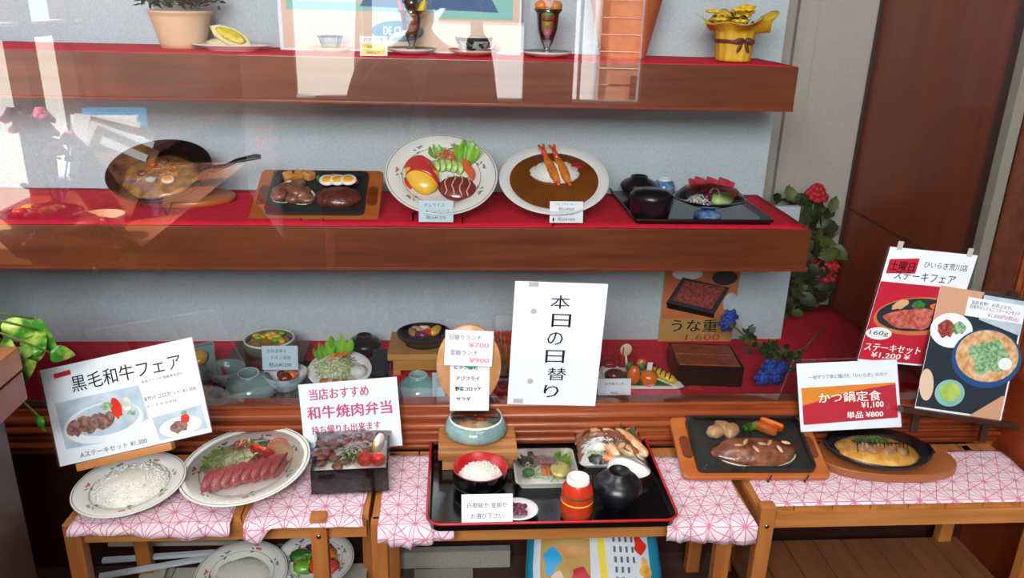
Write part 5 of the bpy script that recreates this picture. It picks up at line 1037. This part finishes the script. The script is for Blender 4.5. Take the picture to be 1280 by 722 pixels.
# ---------------- right bench: steak hot plate
pp = [atZ(*q, ZP+.03) for q in ((848, 600), (1032, 598))]
p, r = seat(935, 557, 182, ZP, 20, .52, .012); t = thing('steak_plate', 'wooden tray with black iron plate of grilled steak, potatoes, broccoli and carrots', 'hot plate dish', p, (Matrix.Rotation(R(20), 3, 'X') @ Matrix.Rotation(R(-1), 3, 'Z')).to_euler())
w_ = 2*r; d_ = r*1.04; sizzle(t, w_, d_); ironplate(t, w_*.80, d_*.88, h=.014); K = w_/.29
b = B(); b.blob((.004*K, -.022*K, .008), (.086*K, .034*K, .020), 'steak', .16, 2.2, 5, flat0=0, rz=-.03); b.obj('steak', t)
for i in range(7): b = B(); b.blob(((-.03+.016*i)*K, (-.018+.010*math.sin(i*2.2))*K, .027), (.010, .004, .0014), 'potato_pale', .3, 3, i, 2, rz=i); b.obj('fat_flake', t)
b = B(); b.tube([((.006+.080*math.cos(a))*K, (-.024+.034*math.sin(a))*K, .008) for a in [R(150+k*12) for k in range(18)]], .0020, 'onion', 6); b.obj('onion_ring', t)
for i, (x, y, rz) in enumerate(((-.062, .026, .3), (-.044, .036, -.6), (-.030, .028, .9))): b = B(); b.blob((x*K, y*K, .014), (.020*K, .015*K, .012), 'potato_pale', .18, 2, i, 3, rz=rz); b.obj('potato_piece', t)
broccoli(t, (.004*K, .034*K, .006), .016, 4); b = B(); b.blob((.018*K, .038*K, .016), (.008, .008, .010), 'lettuce_pale', .1); b.obj('broccoli_stem', t)
carrot(t, (.040*K, .032*K, .016), .050, .0105, -28); carrot(t, (.056*K, .042*K, .016), .050, .0105, -28)
b = B(); b.grid(lambda u, v: ((u-.5)*w_*.80, (v-.5)*d_*.88, .016+.014*(math.sin(u*PI)*math.sin(v*PI))**.5+.0015*noise.noise(Vector((u*9, v*9, 7)))), 30, 20, 'wrap_film'); b.obj('plastic_wrap', t)
wirestand(t, (.022, .098), -d_*.5, -.002, .016); rests(t, 20, ZP, .02, .03)
# cutlet pan
p = atZ(1104, 578, ZP); t = thing('oval_board', 'long oval wooden board under the cutlet pan', 'board', (p.x, p.y, ZP), (0, 0, R(-4))); w_ = W(172, p)
b = B(); N = 48; P1 = [(w_/2*math.copysign(abs(math.cos(a))**.8, math.cos(a)), .075*math.copysign(abs(math.sin(a))**.9, math.sin(a))) for a in [TAU*k/N for k in range(N)]]; b.prism(P1, 0, .018, 'board_wood'); o = b.obj('board_body', t); o.modifiers.new('b', 'BEVEL').width = .002
p = atZ(1096, 572, ZP+.018); t = thing('cutlet_pan', 'black oval pan of egg-bound pork cutlet with green onion under wrap', 'pan', (p.x, p.y+.004, ZP+.018), (R(4), 0, R(-6))); r = W(64, p)
b = B(); b.lathe([(0, 0), (r*.62, 0), (r*.95, .018), (r, .028), (r*.96, .028), (r*.80, .014), (0, .012)], 'lacquer_soft', 56, sy=.68)
for s_ in (-1, 1): b.box((s_*r*.99, 0, .0265), (.010, .030, .004), 'lacquer_soft', .002)
b.obj('pan_body', t)
b = B(); b.blob((0, 0, .014), (r*.80, r*.52, .014), 'egg_stew', .1, 3, 1, flat0=0); b.obj('egg_stew', t)
for i in range(9): b = B(); b.blob((-.038+.010*i, -.008+.008*math.sin(i*2.1), .025), (.0105, .014, .008), 'chicken' if i % 2 else 'potato_pale', .2, 3, i, 2, rz=i*.4); b.obj('cutlet_piece', t)
for i in range(14): b = B(); b.tube([(-.05+.008*i, -.022, .024), (-.046+.008*i, 0, .034), (-.05+.008*i+.006*math.sin(i), .018, .026)], .0009, 'choco', 5); b.obj('seaweed_shred', t)
shreds(t, 'green_onion', (-.006, .016, .026), (.038, .012, .012), ['herb', 'lettuce'], 110, .014, .0014, 13)
b = B(); b.lathe([(r*1.0, .029), (r*.8, .036), (0, .044)], 'wrap_film', 44, sy=.64); b.obj('plastic_wrap', t)
# cutlet sign
t, w_, h_ = sheet4('menu_sign', 'red, orange and white cutlet set sign behind the cutlet pan', 'sign', ((1007, 539), (1135, 532), (1113, 450), (990, 455)), 1.435, 66, th=.002)
P = lambda u, v: ((u-.5)*w_, (.5-v)*h_)
b = B(); b.poly([P(.03, .38), P(.97, .36), P(.97, .86), P(.03, .90)], .0004, 'print_red'); b.poly([P(.03, .36), P(.97, .34), P(.97, .36), P(.55, .44), P(.03, .62)], .0006, 'print_orange'); b.obj('printed_ground', t)
tb(t, w_, h_, '一枚ずつ丁寧に揚げた「ひいらぎ」のカツ', .50, .21, .78, .06, 'ink_grey'); tb(t, w_, h_, 'かつ鍋定食', .50, .52, .62, .15, 'ink_white', bold=.04); tb(t, w_, h_, '¥1,100', .72, .655, .22, .10, 'ink_white', bold=.04); tb(t, w_, h_, '単品 ¥800', .64, .79, .36, .10, 'ink_white', bold=.04)
b = B(); b.box((0, 0, .0012), (w_*1.01, h_*1.01, .0006), 'sleeve'); b.obj('laminate', t); b = B(); b.box((0, -h_*.2, -.03), (.03, .05, .05), 'lacquer_soft', .002) ; b.obj('rear_foot', t)
# Saturday poster on the pane
t, w_, h_ = sheet4('food_poster', 'red and white Saturday steak poster taped on the pane', 'poster', ((1078, 448), (1185, 462), (1213, 316), (1107, 311)), YG-.004, 90, th=.0012)
P = lambda u, v: ((u-.5)*w_, (.5-v)*h_); b = B(); b.rect(-w_/2, -h_/2+.004, w_/2, h_/2-.29*h_, .0004, 'print_red'); b.poly([P(.03, .10), P(.36, .07), P(.36, .20), P(.03, .22)], .0006, 'print_red')
b.ell(*P(.55, .56), w_*.52, h_*.17, .0007, 'terracotta', rot=.1); b.ell(*P(.52, .55), w_*.46, h_*.145, .0009, 'print_dark', rot=.1); b.ell(*P(.52, .58), w_*.34, h_*.09, .0011, 'print_steak', rot=.1, wob=.3, seed=2); b.ell(*P(.50, .46), w_*.08, h_*.035, .0012, 'herb', wob=.4, seed=1); b.ell(*P(.72, .46), w_*.08, h_*.03, .0012, 'carrot', wob=.3); b.ell(*P(.30, .47), w_*.10, h_*.035, .0012, 'potato_pale', rot=.6, wob=.3, seed=5)
b.ell(*P(.15, .74), w_*.15, h_*.055, .0013, 'print_white'); b.obj('printed_picture', t)
tb(t, w_, h_, '土曜日', .19, .148, .28, .08, 'ink', z=.0009, bold=.03); tb(t, w_, h_, 'ひいらぎ荒川店', .68, .115, .50, .055, 'ink'); tb(t, w_, h_, 'ステーキフェア', .48, .222, .70, .072, 'ink', bold=.01); tb(t, w_, h_, '160g', .15, .74, .22, .05, 'ink', z=.0016); tb(t, w_, h_, 'ステーキセット', .36, .865, .66, .07, 'ink_white', bold=.04); tb(t, w_, h_, '¥1,200 ¥', .36, .935, .46, .055, 'ink_white', bold=.04)
for u in (.10, .90): b = B(); b.rect((u-.5)*w_-.006, h_/2-.004, (u-.5)*w_+.006, h_/2+.014, .0009, 'tape'); b.obj('tape', t)
# noodle poster on an easel
t, w_, h_ = sheet4('food_poster', 'curling photo poster of a noodle bowl on a brown easel at the right', 'poster', ((1143, 507), (1255, 528), (1281, 371), (1177, 359)), 1.43, 76, th=.0016, m='print_white')
P = lambda u, v: ((u-.5)*w_, (.5-v)*h_); b = B(); b.rect(-w_/2, -h_/2+.004, w_/2-.004, h_/2, .0003, 'print_dark'); b.poly([P(0, 0), P(.5, 0), P(.42, .18), P(0, .30)], .0005, 'print_skin'); b.poly([P(.5, .02), P(1, .02), P(1, .30), P(.5, .22)], .0005, 'print_bluegrey')
b.ell(*P(.22, .34), w_*.24, h_*.14, .0007, 'print_white'); b.ell(*P(.16, .33), w_*.10, h_*.07, .0009, 'print_eel', wob=.3); b.ell(*P(.30, .31), w_*.08, h_*.05, .0009, 'print_herb', wob=.3)
b.ell(*P(.68, .52), w_*.40, h_*.24, .0010, 'print_navy'); b.ell(*P(.68, .50), w_*.36, h_*.21, .0012, 'print_soup'); b.ell(*P(.70, .50), w_*.22, h_*.13, .0014, 'print_herb', wob=.5, seed=3); b.ell(*P(.90, .54), w_*.08, h_*.05, .0015, 'print_white')
b.ell(*P(.35, .84), w_*.17, h_*.11, .0010, 'celadon'); b.ell(*P(.35, .83), w_*.12, h_*.075, .0012, 'lettuce_pale'); b.ell(*P(.07, .80), w_*.08, h_*.13, .0010, 'print_peach', rot=.2); b.poly([P(.62, 1), P(.95, .80), P(.98, .80), P(.98, 1)], .0008, 'print_skin'); b.obj('printed_picture', t)
b = B(); b.box((*P(.66, .13), .0012), (w_*.66, h_*.15, .0012), 'paper'); o = b.obj('price_label', t)
tb(t, w_, h_, '当店名物！お召上がれ', .60, .09, .46, .03, 'ink', z=.0026); tb(t, w_, h_, '石垣牛だしとんこつラーメンセット', .65, .125, .58, .032, 'ink', z=.0026); tb(t, w_, h_, '¥1,000円(税込)', .76, .175, .36, .04, 'ink_pink', z=.0026)
b = B(); b.box((0, -h_/2-.006, .004), (w_*1.35, .012, .022), 'dark_wood', .002); b.obj('easel_ledge', t)
for x in (-.45, .35): b = B(); b.box((x*w_, -.02, -.006), (.014, h_*1.25, .010), 'dark_wood', .001); b.obj('easel_leg', t)
b = B(); b.tube([(0, .05, -.012), (0, -.10, -.060)], .005, 'dark_wood', 6); b.obj('rear_leg', t)

# ================================================================== UNDER THE BENCHES
zl = .172
p = atZ(395, 708, zl); t = thing('salad_plate', 'blue-rimmed white plate of salad and tomato on the lower left shelf', 'plate', p+Vector((0, .0, .012)), (R(14), 0, 0)); r = W(48, p); plate(t, r, r*.9, 'white_china')
for i, (x, y, m) in enumerate(((-.03, .005, 'herb'), (-.02, -.02, 'lettuce'), (.0, .02, 'rose_blue'), (.02, .012, 'carrot'), (.01, -.02, 'tomato'), (.03, -.02, 'shrimp_red'))): b = B(); b.blob((x, y, .014), (.024, .018, .012), m, .3, 4, i); b.obj('salad_piece', t)
shreds(t, 'salad_shreds', (0, 0, .016), (.045, .035, .012), ['herb', 'carrot', 'lettuce', 'plum'], 90, .026, .0013, 15)
p = atZ(305, 722, zl); t = thing('rice_plate', 'flowered rice plate on the lower left shelf, cut by the picture edge', 'plate', p+Vector((0, -.01, .010)), (R(12), 0, 0)); r = W(56, p); plate(t, r, r*.9); rice(t, (0, 0, .003), (r*.6, r*.5, .018), 260, seed=8)
t = thing('white_rack', 'rack of pale wooden strips lying on the lower left shelf', 'rack', (-.56, 1.40, zl))
for (x0, y0), (x1, y1) in (((136, 679), (297, 677)), ((128, 700), (268, 690)), ((124, 720), (300, 690))):
    a, c = atZ(x0, y0, zl+.02), atZ(x1, y1, zl+.02); o0 = Vector((-.56, 1.40, zl)); m_ = (a+c)/2-o0; d = c-a; b = B(); b.box((m_.x, m_.y, m_.z), (d.length, .012, .008), 'paper_grey' if y0 > 690 else 'white_slat', .001, rz=math.atan2(d.y, d.x)); b.obj('strip', t)
for x in (-.02, .10): b = B(); b.box((x-.03, .0, .011), (.010, .12, .006), 'white_slat', .001, rz=.1); b.obj('cross_strip', t)
a = atZ(340, 690, zl); b = B(); b.box((a.x, a.y, zl+.004), (.13, .10, .006), 'cardboard', .001, rz=-.1); tag(b.obj('cardboard_sheet'), 'grey-brown cardboard sheet behind the lower rice plate', 'cardboard')
# flour bag
t = thing('flour_bag', 'plump white and blue printed flour bag under the meal tray', 'bag', atZ(742, 715, .23), (R(38), 0, R(-4)))
def bag(u, v):
    x = (u-.5)*2; y = (v-.5)*2; th = .045*(max(0, 1-abs(x)**3)*max(0, 1-abs(y)**4))**.5; return (x*.142*(1-.05*abs(y)), y*.12, th+.004*noise.noise(Vector((x*3, y*3, 1))))
b = B(); b.grid(bag, 36, 30, 'bag_white'); b.grid(lambda u, v: (lambda q: (q[0], q[1], -q[2]))(bag(u, v)), 36, 30, 'bag_white'); b.obj('bag_body', t)
def onbag(fn, nu, nv, m, name, dz=.0012):
    b = B()
    def g(u, v): x, y = fn(u, v); q = bag(x, y); return (q[0], q[1], q[2]+dz)
    b.grid(g, nu, nv, m); return b.obj(name, t)
onbag(lambda u, v: (.90+.10*u, v), 6, 24, 'bag_blue', 'blue_edge'); onbag(lambda u, v: (.0+.05*u, v), 6, 24, 'bag_blue', 'blue_edge')
onbag(lambda u, v: (.50+.055*u+.05*(1-v), v), 4, 24, 'yellow_tag', 'yellow_band', .0014); onbag(lambda u, v: (.10+.36*u, .0+.74*v), 20, 16, 'print_tan', 'printed_panel', .0014)
for x, y, rx_, ry_, m in ((.18, .55, .06, .10, 'magazine_blue'), (.33, .62, .10, .07, 'block_wood'), (.38, .40, .07, .12, 'print_red'), (.22, .35, .07, .10, 'print_peach'), (.30, .22, .10, .07, 'magazine_blue'), (.83, .70, .045, .075, 'tomato'), (.86, .50, .04, .08, 'egg_stew'), (.84, .32, .03, .06, 'straw_pink')):
    onbag(lambda u, v: (x+rx_*v*math.cos(u*TAU)*(1+.3*math.sin(u*TAU*3+x*40)), y+ry_*v*math.sin(u*TAU)*(1+.25*math.cos(u*TAU*2+y*30))), 24, 3, m, 'printed_patch', .0022)
onbag(lambda u, v: (.12+.30*u, .84+.012*v+.01*math.sin(u*3)), 10, 1, 'bag_blue', 'printed_line', .0016)
for k in range(4): 
    for j in range(9): onbag(lambda u, v: (.62+.045*k+.018*u+.04*(1-(.85-.08*j)), .80-.085*j+.05*v), 1, 1, 'ink_grey', 'printed_glyph', .0018) if (j+k) % 7 else None
b = B(); b.box((.0, 1.50, .135+.02), (.26, .02, .045), 'cardboard'); b.box((-.02, 1.42, ZF+.006), (.13, .12, .008), 'cardboard'); tag(b.obj('cardboard_box'), 'flat grey cardboard on the floor beside the flour bag', 'cardboard')
b = B(); b.box((-.10, 1.40, ZF+.003), (.12, .2, .004), 'mat_brown'); tag(b.obj('floor_mat'), 'small brown ribbed mat on the floor between two benches', 'mat')

# ================================================================== POTHOS on the counter end
p = atZ(20, 470, .80); base = Vector((KX1-.10, 1.16, ZK))
t = thing('pothos', 'trailing variegated pothos vine at the left edge beside the beef fair sign', 'plant', (base.x, base.y, ZK))
b = B(); b.lathe([(0, 0), (.035, 0), (.048, .06), (.044, .06), (.032, .01), (0, .01)], 'pot_cream', 32); b.obj('pot', t)
L = [((0, 408), (56, 412), 34), ((42, 398), (74, 448), 26), ((46, 424), (44, 446), 36), ((20, 446), (50, 430), 22), ((48, 412), (34, 458), 46), ((14, 470), (44, 452), 40), ((62, 440), (92, 444), 30), ((0, 500), (-6, 470), 22), ((2, 425), (22, 448), 26), ((48, 520), (56, 540), 18), ((-30, 440), (0, 430), 30)]
stem = B(); hub = Vector((0, .02, .06))
for i, (a, c, wd) in enumerate(L):
    Y1, Y2 = 1.255+.02*(i % 3), 1.265+.02*((i+1) % 3); A = atY(*a, Y1)-base; Cc = atY(*c, Y2)-base; d = Cc-A; n = Vector((.1*(i % 3-1), -1, .35)).normalized(); e = d.cross(n).normalized(); wv = W(wd, base)*.5; b = B()
    b.grid(lambda u, v: tuple(A+d*v+e*((u-.5)*2*wv*math.sin(PI*min(1, v*.92+.08))**.7*(1-.35*v))+n*(.010*math.sin(v*PI)-.006*abs(u-.5)*2)), 6, 10, 'pothos'); b.obj('leaf', t)
    stem.tube([hub, (hub+A)/2+Vector((0, .0, .02)), A], .0018, 'stem', 5)
stem.obj('stems', t)
# ================================================================== PERSON taking the picture, mirrored in the pane
def skinned(name, parent, chains, m, sub=2, join=None):
    """chains: lists of (point, radius); first point of a chain may be an index pair into earlier chains"""
    vs = []; es = []; rs = []; ref = []
    for ch in chains:
        prev = None; ids = []
        for item in ch:
            if isinstance(item[0], str): i = ref[int(item[0])][item[1]]
            else: i = len(vs); vs.append(item[0]); rs.append(item[1] if isinstance(item[1], tuple) else (item[1], item[1]))
            if prev is not None: es.append((prev, i))
            prev = i; ids.append(i)
        ref.append(ids)
    me = bpy.data.meshes.new(name); me.from_pydata(vs, es, []); o = bpy.data.objects.new(name, me); COL.objects.link(o); o.parent = parent
    md = o.modifiers.new('s', 'SKIN'); md.use_smooth_shade = True
    for k, d in enumerate(me.skin_vertices[0].data): d.radius = rs[k]; d.use_root = (k == 0)
    me.materials.append(MATS[m]); sb = o.modifiers.new('b', 'SUBSURF'); sb.levels = sub; sb.render_levels = sub
    return o
PX, PY = -.13, -.36; FZ = -.2
t = thing('person', 'person in an open brown coat holding up a phone, mirrored faintly in the pane', 'person', (PX, PY, FZ))
hz = 1.42; V = lambda x, y, z: (x, y, z)
hand_l, hand_r = V(PX*-1-.085, -PY-.075, 1.52), V(PX*-1+.085, -PY-.075, 1.52)
ch = [[(V(0, 0, .86), (.14, .10)), (V(0, 0, 1.02), (.12, .09)), (V(0, .0, 1.20), (.15, .10)), (V(0, 0, 1.33), (.10, .07)), (V(0, .01, 1.41), .048), (V(0, .02, 1.47), .046)]]
for s_, hd in ((-1, hand_l), (1, hand_r)):
    ch.append([('0', 3), (V(s_*.17, 0, 1.30), .050), (V(s_*.25, .05, 1.10), .042), (V((s_*.25+hd[0])/2, (.05+hd[1])/2, 1.32), .034), (V(hd[0]-0*s_, hd[1]-.02, hd[2]-.06), .024), (V(hd[0], hd[1], hd[2]-.02), (.030, .014)), (V(hd[0], hd[1]+.004, hd[2]+.015), (.032, .012))])
    ch.append([('0', 0), (V(s_*.09, 0, .80), .085), (V(s_*.10, .02, .47), .055), (V(s_*.10, 0, .10), .038), (V(s_*.10, .02, .05), .04), (V(s_*.11, .15, .03), .03)])
body = skinned('body', t, ch, 'skin')
for s_, hd in ((-1, hand_l), (1, hand_r)):
    for k, (dx, L) in enumerate(((-.024, .058), (-.008, .066), (.008, .062), (.023, .050))):
        skinned('finger', t, [[(V(hd[0]+dx, hd[1]+.002, hd[2]+.010), .0085), (V(hd[0]+dx-s_*.010, hd[1]+.016, hd[2]+.010+L*.45), .008), (V(hd[0]+dx-s_*.030, hd[1]+.010, hd[2]+.010+L*.75), .0072), (V(hd[0]+dx-s_*.042, hd[1]-.004, hd[2]+.010+L*.85), .006)]], 'skin', 1)
    skinned('thumb', t, [[(V(hd[0]-s_*.016, hd[1]-.004, hd[2]-.020), .011), (V(hd[0]-s_*.040, hd[1]-.012, hd[2]), .0095), (V(hd[0]-s_*.052, hd[1]-.014, hd[2]+.022), .008)]], 'skin', 1)
# head with a face
def head(u, v):
    a = u*TAU; th = v*PI; x = math.sin(th)*math.sin(a)*.075; y = math.sin(th)*math.cos(a)*.092; z = math.cos(th)*.115; f = max(0, math.cos(a))
    jaw = max(0, -z/.115); x *= 1-.32*jaw; y *= 1-.12*jaw
    g = lambda a0, z0, sa, sz: math.exp(-((((a+PI) % TAU-PI)-a0)/sa)**2-((z-z0)/sz)**2)
    y += .022*g(0, -.012, .16, .018)+.008*g(0, .012, .12, .02)+.007*g(0, -.058, .3, .008)-.006*(g(.36, .010, .18, .013)+g(-.36, .010, .18, .013))+.006*g(0, -.092, .4, .016)
    return (x, y, z)
b = B(); b.grid(head, 48, 40, 'skin'); hd_ = b.obj('head', body); hd_.location = (0, .03, 1.56)
b = B()
for s_ in (-1, 1): b.blob((s_*.028, .080, .010), (.011, .006, .006), 'white_china', 0, sub=2); b.blob((s_*.028, .0855, .010), (.005, .002, .005), 'hair', 0, sub=1); b.tube([(s_*.014, .090, .026), (s_*.028, .090, .031), (s_*.044, .080, .026)], .003, 'hair', 6)
b.blob((0, .092, -.056), (.022, .005, .006), 'straw_pink', 0, sub=2); o = b.obj('face_features', body); o.location = (0, .03, 1.56)
b = B()
for s_ in (-1, 1): b.blob((s_*.077, .0, -.002), (.008, .018, .028), 'skin', .1)
o = b.obj('ear_pair', body); o.location = (0, .03, 1.56)
b = B(); b.grid(lambda u, v: tuple(q*1.09+.002*math.sin(u*60) for q in head(u, v*.62)) if not (u < .13 or u > .87) else tuple(q*1.09 for q in head(u, v*.26)), 64, 20, 'hair'); o = b.obj('hair', t); o.location = (0, .022, 1.565)
# open coat, shirt, trousers, sleeves
def coat(u, v):
    a = R(22)+u*(TAU-R(44)); zz = 1.36-.78*v; k = min(1, v/.10); w1 = (.085+.135*k**.6)*(1+.14*v); d1 = (.075+.055*k)*(1+.25*v)
    return (w1*math.sin(a)*(1+.03*math.sin(a*9+v*3)), d1*math.cos(a)+.012*math.sin(a*7+v*5)*v, zz)
b = B(); b.grid(coat, 60, 30, 'coat_brown'); b.obj('coat', t, solid=.008)
for s_ in (-1, 1):
    b = B(); b.poly([(s_*.012, .0), (s_*.035, .10), (s_*.085, .16), (s_*.10, .07), (s_*.13, .05), (s_*.05, -.16)], 0, 'coat_brown'); o = b.obj('lapel', t, solid=.008); o.location = (0, .145, 1.17); o.rotation_euler = (R(90), 0, 0)
for s_, hd in ((-1, hand_l), (1, hand_r)): skinned('sleeve', t, [[(V(s_*.13, 0, 1.31), .075), (V(s_*.20, .01, 1.27), .072), (V(s_*.26, .05, 1.09), .062), (V((s_*.26+hd[0])/2, (.05+hd[1])/2, 1.30), .052), (V(hd[0], hd[1]-.045, hd[2]-.10), .046)]], 'coat_brown')
b = B(); b.grid(lambda u, v: ((.105+.03*min(1, v*5))*math.sin(u*TAU), (.085+.02*min(1, v*5))*math.cos(u*TAU), 1.37-.60*v), 32, 12, 'paper_grey'); b.obj('shirt', t, solid=.003)
skinned('trousers', t, [[(V(0, 0, .88), (.15, .115)), (V(0, 0, .82), (.15, .11))], [('0', 1), (V(-.09, 0, .74), .10), (V(-.10, .02, .47), .07), (V(-.10, 0, .12), .06)], [('0', 1), (V(.09, 0, .74), .10), (V(.10, .02, .47), .07), (V(.10, 0, .12), .06)]], 'trouser')
b = B()
for s_ in (-1, 1): b.blob((s_*.105, .05, .045), (.05, .13, .045), 'hair', .05, 2, 1, flat0=-.04)
b.obj('shoes', t)
b = B(); b.box((0, -.045, 1.345), (.150, .008, .075), 'phone', .003); tag(b.obj('phone'), 'dark phone held level by the mirrored person in the coat', 'phone')
flush_text()
